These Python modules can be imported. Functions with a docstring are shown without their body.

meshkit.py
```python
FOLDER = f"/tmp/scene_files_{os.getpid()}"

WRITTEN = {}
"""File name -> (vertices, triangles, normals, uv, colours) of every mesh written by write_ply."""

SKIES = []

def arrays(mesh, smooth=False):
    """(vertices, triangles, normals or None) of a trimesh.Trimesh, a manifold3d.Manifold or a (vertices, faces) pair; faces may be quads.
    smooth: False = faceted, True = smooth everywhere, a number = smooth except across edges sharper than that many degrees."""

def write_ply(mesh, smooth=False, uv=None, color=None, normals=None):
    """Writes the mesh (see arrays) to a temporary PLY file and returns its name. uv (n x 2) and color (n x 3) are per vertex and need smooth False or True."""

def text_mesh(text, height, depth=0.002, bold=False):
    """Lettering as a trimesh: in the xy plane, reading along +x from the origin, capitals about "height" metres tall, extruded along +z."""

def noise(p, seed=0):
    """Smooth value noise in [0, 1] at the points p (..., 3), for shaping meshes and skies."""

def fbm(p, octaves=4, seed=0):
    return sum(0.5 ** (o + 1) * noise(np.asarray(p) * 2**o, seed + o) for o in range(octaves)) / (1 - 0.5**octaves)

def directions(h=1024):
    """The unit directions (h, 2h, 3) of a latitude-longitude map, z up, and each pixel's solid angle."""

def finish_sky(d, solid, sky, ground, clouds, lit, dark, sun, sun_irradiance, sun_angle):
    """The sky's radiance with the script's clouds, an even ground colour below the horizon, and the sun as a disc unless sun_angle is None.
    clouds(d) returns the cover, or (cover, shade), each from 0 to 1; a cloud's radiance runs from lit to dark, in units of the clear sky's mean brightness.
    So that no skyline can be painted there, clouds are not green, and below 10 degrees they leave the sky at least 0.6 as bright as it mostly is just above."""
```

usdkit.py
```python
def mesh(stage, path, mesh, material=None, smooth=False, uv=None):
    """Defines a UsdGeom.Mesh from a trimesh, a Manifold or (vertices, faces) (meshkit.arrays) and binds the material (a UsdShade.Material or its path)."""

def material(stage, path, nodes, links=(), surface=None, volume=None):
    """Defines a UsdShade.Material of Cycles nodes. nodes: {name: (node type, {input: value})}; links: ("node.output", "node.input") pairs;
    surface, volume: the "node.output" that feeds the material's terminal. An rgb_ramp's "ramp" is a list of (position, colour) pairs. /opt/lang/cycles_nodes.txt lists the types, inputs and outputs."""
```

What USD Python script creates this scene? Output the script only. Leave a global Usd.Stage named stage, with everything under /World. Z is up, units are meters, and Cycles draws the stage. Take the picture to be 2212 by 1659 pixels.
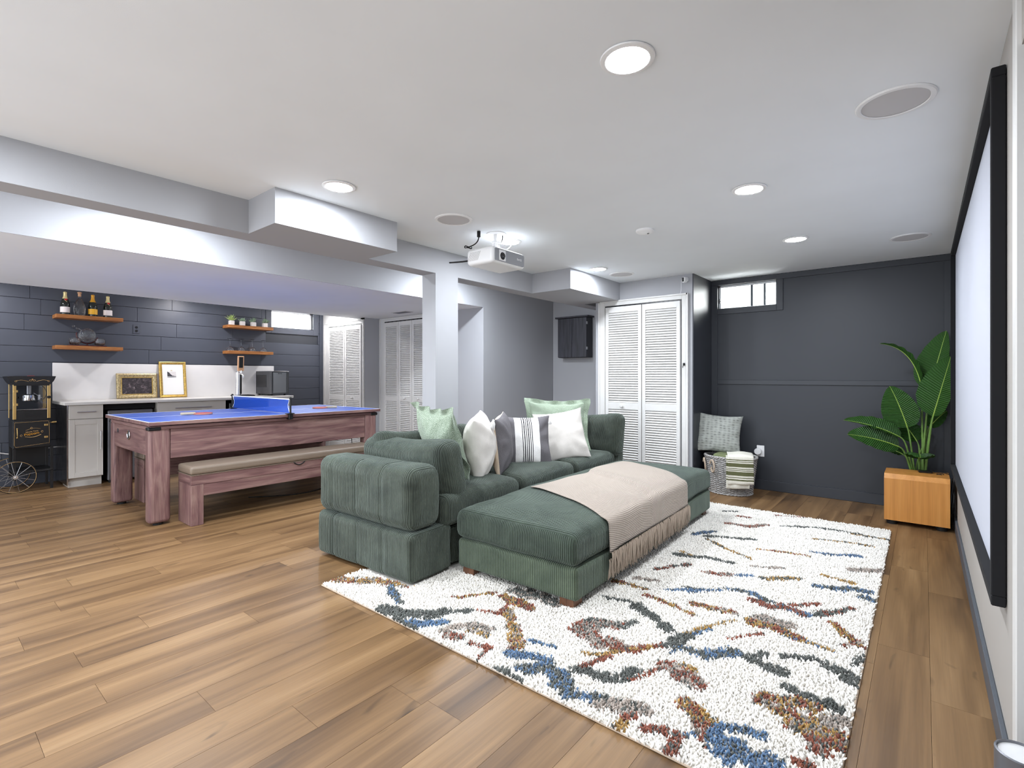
import math, random
import numpy as np, trimesh, manifold3d
import meshkit, usdkit
from shapely.geometry import Polygon, box as sbox
from pxr import Usd, UsdGeom, UsdLux, UsdShade, Gf, Sdf, Vt

stage = Usd.Stage.CreateInMemory()
UsdGeom.SetStageUpAxis(stage, "Z"); UsdGeom.SetStageMetersPerUnit(stage, 1.0)
UsdGeom.Xform.Define(stage, "/World"); UsdGeom.Scope.Define(stage, "/World/Looks")
R = random.Random(7); RN = np.random.RandomState(7)
PI = math.pi
sin, cos = math.sin, math.cos

# ------------------------------------------------------------------ camera, sky, lamps
EXPOSURE = 0.48
SKY = 9.0
LAMP = 270.0           # radiance of the ceiling discs
FILL = 1.75             # radiance of the fill panel added unseen behind the camera
cam = UsdGeom.Camera.Define(stage, "/World/camera")
yaw = math.atan2(889, 1083.7)
dv, rv = (-sin(yaw), cos(yaw), 0), (cos(yaw), sin(yaw), 0)
cam.AddTransformOp().Set(Gf.Matrix4d(rv[0], rv[1], 0, 0, 0, 0, 1, 0, -dv[0], -dv[1], 0, 0, 0, 0, 1.215, 1))
cam.CreateHorizontalApertureAttr(36.0); cam.CreateVerticalApertureAttr(27.0)
cam.CreateFocalLengthAttr(36.0 * 1083.7 / 2212)
cam.CreateVerticalApertureOffsetAttr(-17.5 / 2212 * 36)
cam.CreateClippingRangeAttr(Gf.Vec2f(0.02, 200))
cam.CreateExposureAttr(EXPOSURE)
dome = UsdLux.DomeLight.Define(stage, "/World/sky")
dome.CreateIntensityAttr(SKY); dome.CreateColorAttr(Gf.Vec3f(0.92, 0.97, 1.0))
fill = UsdLux.RectLight.Define(stage, "/World/daylight")  # added fill panel, out of view; lifts the ceiling and near surfaces
fill.CreateWidthAttr(7.4); fill.CreateHeightAttr(2.0); fill.CreateIntensityAttr(FILL); fill.CreateColorAttr(Gf.Vec3f(0.92, 0.99, 1.07))
fill.AddTranslateOp().Set(Gf.Vec3d(-3.8, -1.66, 1.12)); fill.AddRotateXOp().Set(90.0)
MAIN_LAMPS = [(-0.775, 1.56), (-0.775, 3.09), (-0.775, 4.45), (-2.56, 1.575), (-2.56, 3.095), (-2.52, 4.44),
              (-0.775, 0.1), (-2.56, 0.1), (-1.7, -1.1), (-4.9, -1.1)]  # these four are unseen, behind the camera, placed to brighten the room
HALL_LAMPS = [(-3.87, 1.15), (-3.87, 3.95), (-3.87, -0.9)]  # out of view behind the beam, placed to light the hall walls
BAR_LAMPS = [(-7.22, 0.45), (-7.22, 2.45), (-7.22, 4.1)]

# ------------------------------------------------------------------ helpers
used = {}
def numbered(parent, name):
    k = (parent, name); n = used.get(k, 0); used[k] = n + 1
    return f"{parent}/{name}" if n == 0 else f"{parent}/{name}_{n:03d}"
def path_of(p):
    return p if isinstance(p, str) else str(p.GetPath())
def tag(prim, label=None, cat=None, group=None, kind=None):
    for k, v in (("label", label), ("category", cat), ("group", group), ("kind", kind)):
        if v: prim.SetCustomDataByKey(k, v)
    return prim
def thing(name, label, cat, loc=(0, 0, 0), rz=0, group=None, kind=None, mat4=None):
    x = UsdGeom.Xform.Define(stage, numbered("/World", name))
    if mat4 is not None:
        x.AddTransformOp().Set(Gf.Matrix4d(*[float(v) for v in np.asarray(mat4).T.ravel()]))
    else:
        x.AddTranslateOp().Set(Gf.Vec3d(*map(float, loc))); x.AddRotateZOp().Set(float(rz))
    return tag(x.GetPrim(), label, cat, group, kind)
def struct(name, label=None):
    x = UsdGeom.Xform.Define(stage, numbered("/World", name))
    return tag(x.GetPrim(), label, None, None, "structure")
def obj(name, m, mat, parent="/World", smooth=False, label=None, kind=None, **kw):
    p = numbered(path_of(parent), name)
    me = usdkit.mesh(stage, p, m, M[mat] if isinstance(mat, str) else mat, smooth=smooth).GetPrim()
    return tag(me, label, kind=kind, **kw)
def solo(name, m, mat, label, cat, smooth=False, group=None, kind=None):
    return tag(obj(name, m, mat, smooth=smooth), label, cat, group, kind)
def dup(root, loc, rz=0, label=None, group=None):
    was = root.GetCustomData()
    nm = root.GetName()
    x = UsdGeom.Xform.Define(stage, numbered("/World", nm))
    x.GetPrim().GetReferences().AddInternalReference(root.GetPath())
    x.ClearXformOpOrder()
    xf = UsdGeom.XformCommonAPI(x); x.GetPrim().SetInstanceable(True)
    x = UsdGeom.Xformable(x)
    x.AddTranslateOp(opSuffix="place").Set(Gf.Vec3d(*map(float, loc))); x.AddRotateZOp(opSuffix="place").Set(float(rz))
    return tag(x.GetPrim(), label or was["label"], was["category"], group or was.get("group"))
cat_ = trimesh.util.concatenate
def tm(v, f):
    f = np.asarray(f, int)
    if f.shape[1] == 4: f = np.vstack([f[:, [0, 1, 2]], f[:, [0, 2, 3]]])
    return trimesh.Trimesh(np.asarray(v, float), f, process=False)
def join(*ms):
    ms = [m if isinstance(m, trimesh.Trimesh) else tm(m[0], m[1]) for m in ms]
    return cat_(ms) if len(ms) > 1 else ms[0]
def bx(x0, x1, y0, y1, z0, z1, b=0.0):
    """a box, its edges chamfered by b"""
    x0, x1 = min(x0, x1), max(x0, x1); y0, y1 = min(y0, y1), max(y0, y1); z0, z1 = min(z0, z1), max(z0, z1)
    if b <= 0:
        m = trimesh.creation.box([x1 - x0, y1 - y0, z1 - z0]); m.apply_translation([(x0 + x1) / 2, (y0 + y1) / 2, (z0 + z1) / 2]); return m
    b = min(b, (x1 - x0) * .49, (y1 - y0) * .49, (z1 - z0) * .49)
    P = []
    for X, sx in ((x0, 1), (x1, -1)):
        for Y, sy in ((y0, 1), (y1, -1)):
            for Z, sz in ((z0, 1), (z1, -1)):
                P += [(X, Y + sy * b, Z + sz * b), (X + sx * b, Y, Z + sz * b), (X + sx * b, Y + sy * b, Z)]
    h = manifold3d.Manifold.hull_points(np.array(P, float)).to_mesh()
    return trimesh.Trimesh(h.vert_properties[:, :3], h.tri_verts, process=False)
def axis_coords(h, r, k, m):
    k1 = [-h + r * (1 - cos(PI / 2 * i / k)) for i in range(k)]
    mid = list(np.linspace(-h + r, h - r, m + 1))
    return np.array(k1 + mid + [-v for v in k1[::-1]])
def rbox(sx, sy, sz, r, k=3, m=8, crown=(0, 0), seed=0, wob=0.0):
    """soft rounded box centred on the origin; crown = (top, bottom) bulge in metres; wob = waviness"""
    r = min(r, sx * .49, sy * .49, sz * .49)
    H = np.array([sx, sy, sz]) / 2
    A = [axis_coords(H[i], r, k, m if H[i] > r * 1.2 else 1) for i in range(3)]
    V, F, idx = [], [], {}
    def vid(p):
        q = tuple(np.round(p, 6))
        if q not in idx: idx[q] = len(V); V.append(p)
        return idx[q]
    for ax in range(3):
        a, b = (ax + 1) % 3, (ax + 2) % 3
        for s in (-1, 1):
            G = np.empty((len(A[a]), len(A[b])), int)
            for i, u in enumerate(A[a]):
                for j, w in enumerate(A[b]):
                    p = [0, 0, 0]; p[ax] = s * H[ax]; p[a] = u; p[b] = w
                    G[i, j] = vid(p)
            for i in range(len(A[a]) - 1):
                for j in range(len(A[b]) - 1):
                    q = [G[i, j], G[i + 1, j], G[i + 1, j + 1], G[i, j + 1]]
                    F.append(q if s > 0 else q[::-1])
    V = np.array(V, float)
    c = np.clip(V, -(H - r), H - r); d = V - c
    n = np.linalg.norm(d, axis=1, keepdims=True)
    V = c + d / np.maximum(n, 1e-9) * r
    u, w = np.clip(V[:, 0] / H[0], -1, 1), np.clip(V[:, 1] / H[1], -1, 1)
    puff = np.clip((1 - u ** 4) * (1 - w ** 4), 0, 1) ** .7
    V[:, 2] += np.where(V[:, 2] > 0, crown[0], -crown[1]) * puff * np.abs(V[:, 2]) / H[2]
    if wob:
        for i in range(3):
            V[:, i] += wob * (meshkit.noise(V * 5 + 11 * i, seed + i) - .5)
    return tm(V, F)
def mv(m, x=0, y=0, z=0, rx=0, ry=0, rz=0):
    m = m.copy()
    for a, ax in ((rx, [1, 0, 0]), (ry, [0, 1, 0]), (rz, [0, 0, 1])):
        if a: m.apply_transform(trimesh.transformations.rotation_matrix(math.radians(a), ax))
    m.apply_translation([x, y, z]); return m
def lathe(prof, n=24, x=0, y=0, z=0):
    P = np.array(prof, float); a = np.arange(n) * 2 * PI / n
    V = np.stack([np.outer(P[:, 0], np.cos(a)), np.outer(P[:, 0], np.sin(a)), np.repeat(P[:, 1:2], n, 1)], -1).reshape(-1, 3)
    F = []
    for i in range(len(P) - 1):
        for j in range(n):
            k = (j + 1) % n
            F.append([i * n + j, i * n + k, (i + 1) * n + k, (i + 1) * n + j])
    m = tm(V, F); m.merge_vertices(); m.update_faces(m.nondegenerate_faces()); m.apply_translation([x, y, z]); return m
def cyl(r, z0, z1, n=20, x=0, y=0):
    return lathe([(0, z0), (r, z0), (r, z1), (0, z1)], n, x, y)
def tube(pts, r, n=8, closed=False, caps=True):
    P = np.array(pts, float); k = len(P); rr = np.broadcast_to(np.asarray(r, float), (k,))
    T = np.gradient(P, axis=0)
    if closed: T = np.roll(P, -1, 0) - np.roll(P, 1, 0)
    T /= np.linalg.norm(T, axis=1, keepdims=True) + 1e-12
    up = np.array([0, 0, 1.0]) if abs(T[0, 2]) < .9 else np.array([1.0, 0, 0])
    N = np.cross(T[0], up); N /= np.linalg.norm(N); Ns = []
    for i in range(k):
        N = N - T[i] * (N @ T[i]); N /= np.linalg.norm(N) + 1e-12; Ns.append(N)
    Ns = np.array(Ns); B = np.cross(T, Ns); a = np.arange(n) * 2 * PI / n
    V = (P[:, None] + rr[:, None, None] * (np.cos(a)[None, :, None] * Ns[:, None] + np.sin(a)[None, :, None] * B[:, None])).reshape(-1, 3)
    F = []
    for i in range(k if closed else k - 1):
        i2 = (i + 1) % k
        for j in range(n):
            j2 = (j + 1) % n; F.append([i * n + j, i * n + j2, i2 * n + j2, i2 * n + j])
    m = tm(V, F)
    if caps and not closed:
        c0, c1 = len(V), len(V) + 1
        V2 = np.vstack([V, P[:1], P[-1:]])
        F2 = [[c0, (j + 1) % n, j] for j in range(n)] + [[c1, (k - 1) * n + j, (k - 1) * n + (j + 1) % n] for j in range(n)]
        m = trimesh.Trimesh(V2, np.vstack([m.faces, F2]), process=False)
    return m
def bez(*P, n=12):
    P = [np.array(p, float) for p in P]; out = []
    for t in np.linspace(0, 1, n):
        Q = P
        while len(Q) > 1: Q = [a * (1 - t) + b * t for a, b in zip(Q, Q[1:])]
        out.append(Q[0])
    return np.array(out)
def extr(poly, t):
    return cat_([trimesh.creation.extrude_polygon(g, t, engine="earcut") for g in getattr(poly, "geoms", [poly])])
def plate_xz(poly, y0, y1):
    """polygon in (x, z) extruded from y0 to y1"""
    m = extr(poly, abs(y1 - y0)); m.apply_transform(trimesh.transformations.rotation_matrix(PI / 2, [1, 0, 0])); m.apply_translation([0, max(y0, y1), 0]); return m
def plate_yz(poly, x0, x1):
    """polygon in (y, z) extruded from x0 to x1"""
    m = extr(poly, abs(x1 - x0)); m.apply_transform(np.array([[0, 0, 1, min(x0, x1)], [1, 0, 0, 0], [0, 1, 0, 0], [0, 0, 0, 1.0]])); return m
def frame_mat(center, normal, up=(0, 0, 1), roll=0):
    n = np.array(normal, float); n /= np.linalg.norm(n)
    x = np.cross(up, n); x /= np.linalg.norm(x); y = np.cross(n, x)
    c, s = cos(math.radians(roll)), sin(math.radians(roll))
    x, y = c * x + s * y, -s * x + c * y
    m = np.eye(4); m[:3, 0], m[:3, 1], m[:3, 2], m[:3, 3] = x, y, n, center
    return m

# ------------------------------------------------------------------ materials
M = {}
def lin(*c):
    c = c[0] if len(c) == 1 else c
    return tuple((v / 255 / 12.92) if v / 255 < .04045 else ((v / 255 + .055) / 1.055) ** 2.4 for v in c)
def mk(name, nodes, links, surface="p.BSDF"):
    M[name] = usdkit.material(stage, f"/World/Looks/{name}", nodes, links, surface=surface)
def pm(name, col, rough=.5, metal=0., var=0., vscale=3., bump=0., bscale=60., **kw):
    n = {"p": ("principled_bsdf", dict(base_color=col, roughness=rough, metallic=metal, **kw))}; l = []
    if var or bump:
        n["g"] = ("geometry", {})
    if var:
        n["v"] = ("noise_texture", {"scale": vscale, "detail": 4.0}); l.append(("g.position", "v.vector"))
        n["r"] = ("rgb_ramp", {"ramp": [(.3, tuple(c * (1 - var) for c in col)), (.7, tuple(min(1, c * (1 + var)) for c in col))]})
        l += [("v.fac", "r.fac"), ("r.color", "p.base_color")]
    if bump:
        n["b"] = ("noise_texture", {"scale": bscale, "detail": 3.0}); n["bm"] = ("bump", {"strength": bump, "distance": .004})
        l += [("g.position", "b.vector"), ("b.fac", "bm.height"), ("bm.normal", "p.normal")]
    mk(name, n, l)
def wood(name, ramp, axis, along=1.2, across=14., rough=.5, fine=.35, rand=False, knots=0., bumpy=.15, dist=.6):
    """streaky board: grain runs along axis (0 x, 1 y, 2 z); every object gets its own cut of the pattern"""
    def sc(a, b): v = [b, b, b]; v[axis] = a; return tuple(v)
    n = {"g": ("geometry", {}), "p": ("principled_bsdf", {"roughness": rough}),
         "o": ("object_info", {}), "k": ("vector_math", {"math_type": "multiply", "vector2": (37.3, 23.7, 51.1)}), "c": ("combine_xyz", {}),
         "a": ("vector_math", {"math_type": "add"}),
         "m1": ("mapping", {"scale": sc(along, across)}), "n1": ("noise_texture", {"scale": 1.0, "detail": 3.0, "roughness": .55, "distortion": dist}),
         "m2": ("mapping", {"scale": sc(along * 4, across * 14)}), "n2": ("noise_texture", {"scale": 1.0, "detail": 4.0, "roughness": .65}),
         "r": ("rgb_ramp", {"ramp": ramp}),
         "f": ("map_range", {"from_min": .3, "from_max": .7, "to_min": 1 - fine, "to_max": 1 + fine * .4}),
         "mul": ("vector_math", {"math_type": "multiply"}), "cf": ("combine_xyz", {}),
         "bm": ("bump", {"strength": bumpy, "distance": .002})}
    l = [("o.random", "c.x"), ("o.random", "c.y"), ("o.random", "c.z"), ("c.vector", "k.vector1"), ("g.position", "a.vector1"),
         ("a.vector", "m1.vector"), ("m1.vector", "n1.vector"), ("a.vector", "m2.vector"), ("m2.vector", "n2.vector"), ("n1.fac", "r.fac"),
         ("n2.fac", "f.value"), ("f.result", "cf.x"), ("f.result", "cf.y"), ("f.result", "cf.z"), ("r.color", "mul.vector1"), ("cf.vector", "mul.vector2"),
         ("n2.fac", "bm.height"), ("bm.normal", "p.normal")]
    if rand: l.append(("k.vector", "a.vector2"))
    last = "mul.vector"
    if knots:
        n["m3"] = ("mapping", {"scale": sc(2.6, 9.)}); n["n3"] = ("noise_texture", {"scale": 1.0, "detail": 2.0, "distortion": 1.2})
        n["kf"] = ("map_range", {"from_min": .66, "from_max": .80, "to_min": 0., "to_max": knots, "clamp": True})
        n["km"] = ("mix_color", {"b": tuple(c * .22 for c in ramp[0][1])})
        l += [("a.vector", "m3.vector"), ("m3.vector", "n3.vector"), ("n3.fac", "kf.value"), ("kf.result", "km.fac"), ("mul.vector", "km.a")]
        last = "km.result"
    l.append((last, "p.base_color"))
    mk(name, n, l)
def emit(name, col, strength):
    mk(name, {"e": ("emission", {"color": col, "strength": strength})}, [], "e.emission")

pm("ceiling_paint", (.83, .86, .885), .9, var=.02, vscale=2, bump=.05, bscale=300)
pm("grey_paint", (.40, .405, .425), .75, bump=.06, bscale=250)
pm("beige_paint", lin(176, 171, 165), .75, bump=.06, bscale=250)
pm("navy_paint", lin(50, 53, 59), .5, bump=.05, bscale=220)
pm("navy_trim", lin(50, 53, 59), .42)
pm("ship_paint", lin(72, 76, 86), .42, bump=.04, bscale=200)
pm("slate_paint", lin(82, 88, 96), .45)
pm("white_trim", lin(216, 215, 212), .45)
pm("door_white", lin(218, 217, 214), .45)
pm("vinyl_white", lin(238, 240, 242), .35)
pm("plastic_white", lin(238, 238, 238), .35)
pm("plastic_grey", lin(150, 152, 156), .4)
pm("grille_grey", lin(196, 194, 194), .8)
pm("plastic_black", lin(18, 18, 20), .35)
pm("rubber_black", lin(14, 14, 15), .7)
pm("velvet_black", lin(15, 15, 18), .95)
pm("screen_white", lin(198, 201, 212), .9)
pm("void_black", lin(10, 10, 12), .9)
pm("dark_door", lin(40, 41, 42), .6)
pm("chrome", (.8, .8, .82), .12, 1.)
pm("steel", (.55, .55, .56), .32, 1.)
pm("galvanised", (.5, .5, .51), .22, 1., var=.25, vscale=12)
pm("brushed_steel", lin(120, 121, 126), .35, .6)
pm("brass", (.72, .5, .2), .3, 1.)
pm("gold_leaf", (.66, .44, .13), .35, 1., var=.25, vscale=60)
pm("old_gold", (.5, .4, .22), .45, .8, var=.45, vscale=70)
pm("gold_print", lin(186, 150, 96), .5, .3)
pm("stone_white", lin(232, 230, 228), .25, var=.015, vscale=9)
pm("counter_white", lin(214, 211, 206), .3, var=.03, vscale=14)
pm("cabinet_greige", lin(196, 191, 184), .22)
pm("appliance_black", lin(20, 20, 22), .25)
pm("cooler_grey", lin(62, 63, 66), .3)
pm("black_paint", lin(20, 20, 22), .4)
pm("board_dark", lin(64, 64, 70), .6)
pm("slat_ext", lin(226, 226, 222), .6)
pm("gravel", lin(150, 146, 138), .9, var=.3, vscale=30)
pm("table_blue", lin(52, 94, 190), .45)
pm("line_white", lin(226, 230, 240), .5)
pm("net_white", lin(240, 240, 240), .8)
pm("bat_red", lin(200, 62, 48), .55)
pm("bat_wood", lin(196, 182, 158), .6)
pm("vinyl_brown", lin(122, 108, 94), .38, bump=.08, bscale=160)
pm("cream_cloth", lin(226, 221, 214), .95, var=.03, vscale=20, bump=.35, bscale=420)
pm("sand_cloth", lin(222, 202, 178), .95, bump=.3, bscale=420)
pm("grey_cloth", lin(104, 101, 104), .95, var=.28, vscale=260, bump=.3, bscale=500)
pm("white_cloth", lin(238, 237, 236), .95, bump=.3, bscale=420)
pm("yarn_white", lin(246, 245, 243), .95)
pm("black_cloth", lin(52, 50, 54), .95)
pm("throw_fringe", lin(172, 156, 140), .95)
pm("leaf_stem", lin(106, 140, 66), .5, var=.2, vscale=20)
pm("leaf_rib", lin(150, 180, 78), .45)
pm("soil", lin(50, 40, 32), .95)
pm("pot_grey", lin(214, 210, 208), .8, var=.08, vscale=120)
pm("succulent", lin(132, 156, 130), .6, var=.25, vscale=90)
pm("succulent_lime", lin(168, 190, 110), .6, var=.25, vscale=90)
pm("rope_tan", lin(196, 178, 158), .95, bump=.4, bscale=300)
pm("bottle_dark", lin(16, 22, 16), .06, coat_weight=.5)
pm("foil_cream", lin(222, 206, 150), .35, .3)
pm("foil_amber", lin(222, 160, 50), .35, .3)
pm("label_white", lin(226, 218, 216), .6)
pm("label_yellow", lin(228, 172, 40), .55)
pm("seal_red", lin(190, 20, 40), .4)
pm("mahogany", lin(70, 26, 28), .25)
pm("copper_tap", lin(206, 160, 122), .45)
pm("mat_white", lin(236, 236, 234), .7)
pm("paper_red", lin(200, 60, 50), .5)
mk("clear_glass", {"p": ("principled_bsdf", {"base_color": (.97, .98, .98), "roughness": .02, "transmission_weight": 1.0, "ior": 1.46})}, [])
mk("etched_glass", {"g": ("geometry", {}), "n": ("noise_texture", {"scale": 45., "detail": 2.}), "b": ("bump", {"strength": .9, "distance": .01}),
                    "p": ("principled_bsdf", {"base_color": (.97, .98, .98), "roughness": .02, "transmission_weight": 1.0, "ior": 1.5})},
   [("g.position", "n.vector"), ("n.fac", "b.height"), ("b.normal", "p.normal")])
def pane(name, tint=(1, 1, 1), ior=1.45, rough=.02):
    mk(name, {"t": ("transparent_bsdf", {"color": tint}), "g": ("glossy_bsdf", {"color": (1, 1, 1), "roughness": rough}), "f": ("fresnel", {"IOR": ior}), "x": ("mix_closure", {})},
       [("f.fac", "x.fac"), ("t.BSDF", "x.closure1"), ("g.BSDF", "x.closure2")], "x.closure")
pane("window_pane"); pane("case_pane", (.93, .94, .95)); pane("cooler_pane", (.16, .17, .18), 3.0)
mk("net_blue", {"t": ("transparent_bsdf", {"color": (.8, .87, 1)}), "d": ("diffuse_bsdf", {"color": lin(58, 100, 200)}), "x": ("mix_closure", {"fac": .5})},
   [("t.BSDF", "x.closure1"), ("d.BSDF", "x.closure2")], "x.closure")
emit("lamp_disc", (.93, .985, 1.06), LAMP)
emit("lamp_hall", (.92, .985, 1.07), LAMP * 2.2)
emit("lamp_bar", (1.0, .97, .99), LAMP * .8)
oak = [(.24, lin(68, 48, 29)), (.42, lin(106, 79, 50)), (.58, lin(131, 101, 67)), (.8, lin(154, 124, 88))]
wood("oak_plank", oak, 1, along=.55, across=7.5, rough=.42, fine=.16, rand=True, knots=.75, dist=.5)
mauve = [(.25, lin(84, 58, 58)), (.45, lin(116, 84, 82)), (.6, lin(134, 104, 98)), (.8, lin(156, 130, 120))]
wood("mauve_y", mauve, 1, along=1.6, across=16, rough=.5, fine=.3, rand=True, dist=1.2)
wood("mauve_z", mauve, 2, along=2.0, across=20, rough=.5, fine=.3, rand=True, dist=1.2)
wood("mauve_x", mauve, 0, along=1.6, across=16, rough=.5, fine=.3, rand=True, dist=1.2)
wood("shelf_wood", [(.25, lin(120, 72, 34)), (.5, lin(168, 108, 56)), (.75, lin(192, 134, 76))], 1, along=3, across=30, rough=.45, rand=True)
wood("walnut", [(.3, lin(92, 58, 40)), (.7, lin(128, 86, 60))], 2, along=2, across=24, rough=.4)
wood("cherry", [(.25, lin(184, 122, 54)), (.5, lin(202, 138, 66)), (.75, lin(214, 152, 80))], 2, along=.8, across=20, rough=.4, fine=.12)
wood("dark_wood", [(.3, lin(44, 44, 50)), (.5, lin(62, 62, 70)), (.75, lin(80, 80, 90))], 2, along=2, across=40, rough=.5)
# corduroy: rounded ribs that run down the sides and across the top, the nap brushed lighter and darker, grooves darkened in the colour for shade and bare weave
def corduroy(name, mode, pitch=.0118, c0=lin(41, 47, 41), c1=lin(75, 82, 72)):
    n = {"t": ("texture_coordinate", {}), "s": ("separate_xyz", {}), "ns": ("separate_xyz", {}), "ab": ("math", {"math_type": "absolute"}), "gt": ("math", {"math_type": "greater_than", "value2": .7}),
         "mx": ("mix_float", {}), "ph": ("math", {"math_type": "multiply", "value2": PI / pitch}), "sn": ("math", {"math_type": "sine"}), "as": ("math", {"math_type": "absolute"}),
         "pw": ("math", {"math_type": "power", "value2": .55}), "bm": ("bump", {"strength": 1.0, "distance": pitch * .42}),
         "g": ("geometry", {}), "n1": ("noise_texture", {"scale": 4.5, "detail": 5., "roughness": .6, "distortion": .8}), "r": ("rgb_ramp", {"ramp": [(.3, c0), (.7, c1)]}),
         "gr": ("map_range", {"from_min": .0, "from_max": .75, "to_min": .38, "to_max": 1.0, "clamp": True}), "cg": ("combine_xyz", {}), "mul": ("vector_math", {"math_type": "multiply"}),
         "n2": ("noise_texture", {"scale": 900., "detail": 1.}), "f2": ("map_range", {"from_min": .3, "from_max": .7, "to_min": .8, "to_max": 1.2}), "gm": ("math", {"math_type": "multiply"}),
         "p": ("principled_bsdf", {"roughness": .85, "sheen_weight": .55, "sheen_roughness": .4, "sheen_tint": lin(190, 205, 196), "specular_ior_level": .25})}
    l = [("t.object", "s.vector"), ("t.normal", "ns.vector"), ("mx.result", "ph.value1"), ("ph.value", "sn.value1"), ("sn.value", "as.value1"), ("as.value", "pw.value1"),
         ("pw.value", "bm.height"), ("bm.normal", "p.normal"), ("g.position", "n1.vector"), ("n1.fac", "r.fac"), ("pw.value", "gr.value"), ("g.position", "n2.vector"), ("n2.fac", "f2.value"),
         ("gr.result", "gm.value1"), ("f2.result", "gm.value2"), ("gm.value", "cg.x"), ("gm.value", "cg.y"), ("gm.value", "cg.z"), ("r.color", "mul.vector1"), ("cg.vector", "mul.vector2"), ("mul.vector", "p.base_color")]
    if mode == "sides":      # -y face and top by x, x faces by y
        l += [("ns.x", "ab.value1"), ("ab.value", "gt.value1"), ("gt.value", "mx.fac"), ("s.x", "mx.a"), ("s.y", "mx.b")]
    elif mode == "seat":     # top by y, x faces by y, -y face by x
        l += [("ns.y", "ab.value1"), ("ab.value", "gt.value1"), ("gt.value", "mx.fac"), ("s.y", "mx.a"), ("s.x", "mx.b")]
    else:                    # loose cushion: ribs run up and over, counted along its width
        l += [("ns.x", "ab.value1"), ("ab.value", "gt.value1"), ("gt.value", "mx.fac"), ("s.x", "mx.a"), ("s.z", "mx.b")]
    mk(name, n, l)
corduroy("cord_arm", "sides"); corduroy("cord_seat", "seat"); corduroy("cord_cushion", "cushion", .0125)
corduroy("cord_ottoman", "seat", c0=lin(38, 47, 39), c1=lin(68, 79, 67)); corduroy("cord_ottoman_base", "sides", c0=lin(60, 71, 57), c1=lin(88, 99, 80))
mk("boucle_green", {"g": ("geometry", {}), "n": ("noise_texture", {"scale": 260., "detail": 3., "roughness": .7}), "r": ("rgb_ramp", {"ramp": [(.36, lin(92, 112, 88)), (.5, lin(138, 154, 132)), (.62, lin(190, 200, 184))]}),
                    "b": ("bump", {"strength": .5, "distance": .004}), "p": ("principled_bsdf", {"roughness": .95, "sheen_weight": .2})},
   [("g.position", "n.vector"), ("n.fac", "r.fac"), ("r.color", "p.base_color"), ("n.fac", "b.height"), ("b.normal", "p.normal")])
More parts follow.
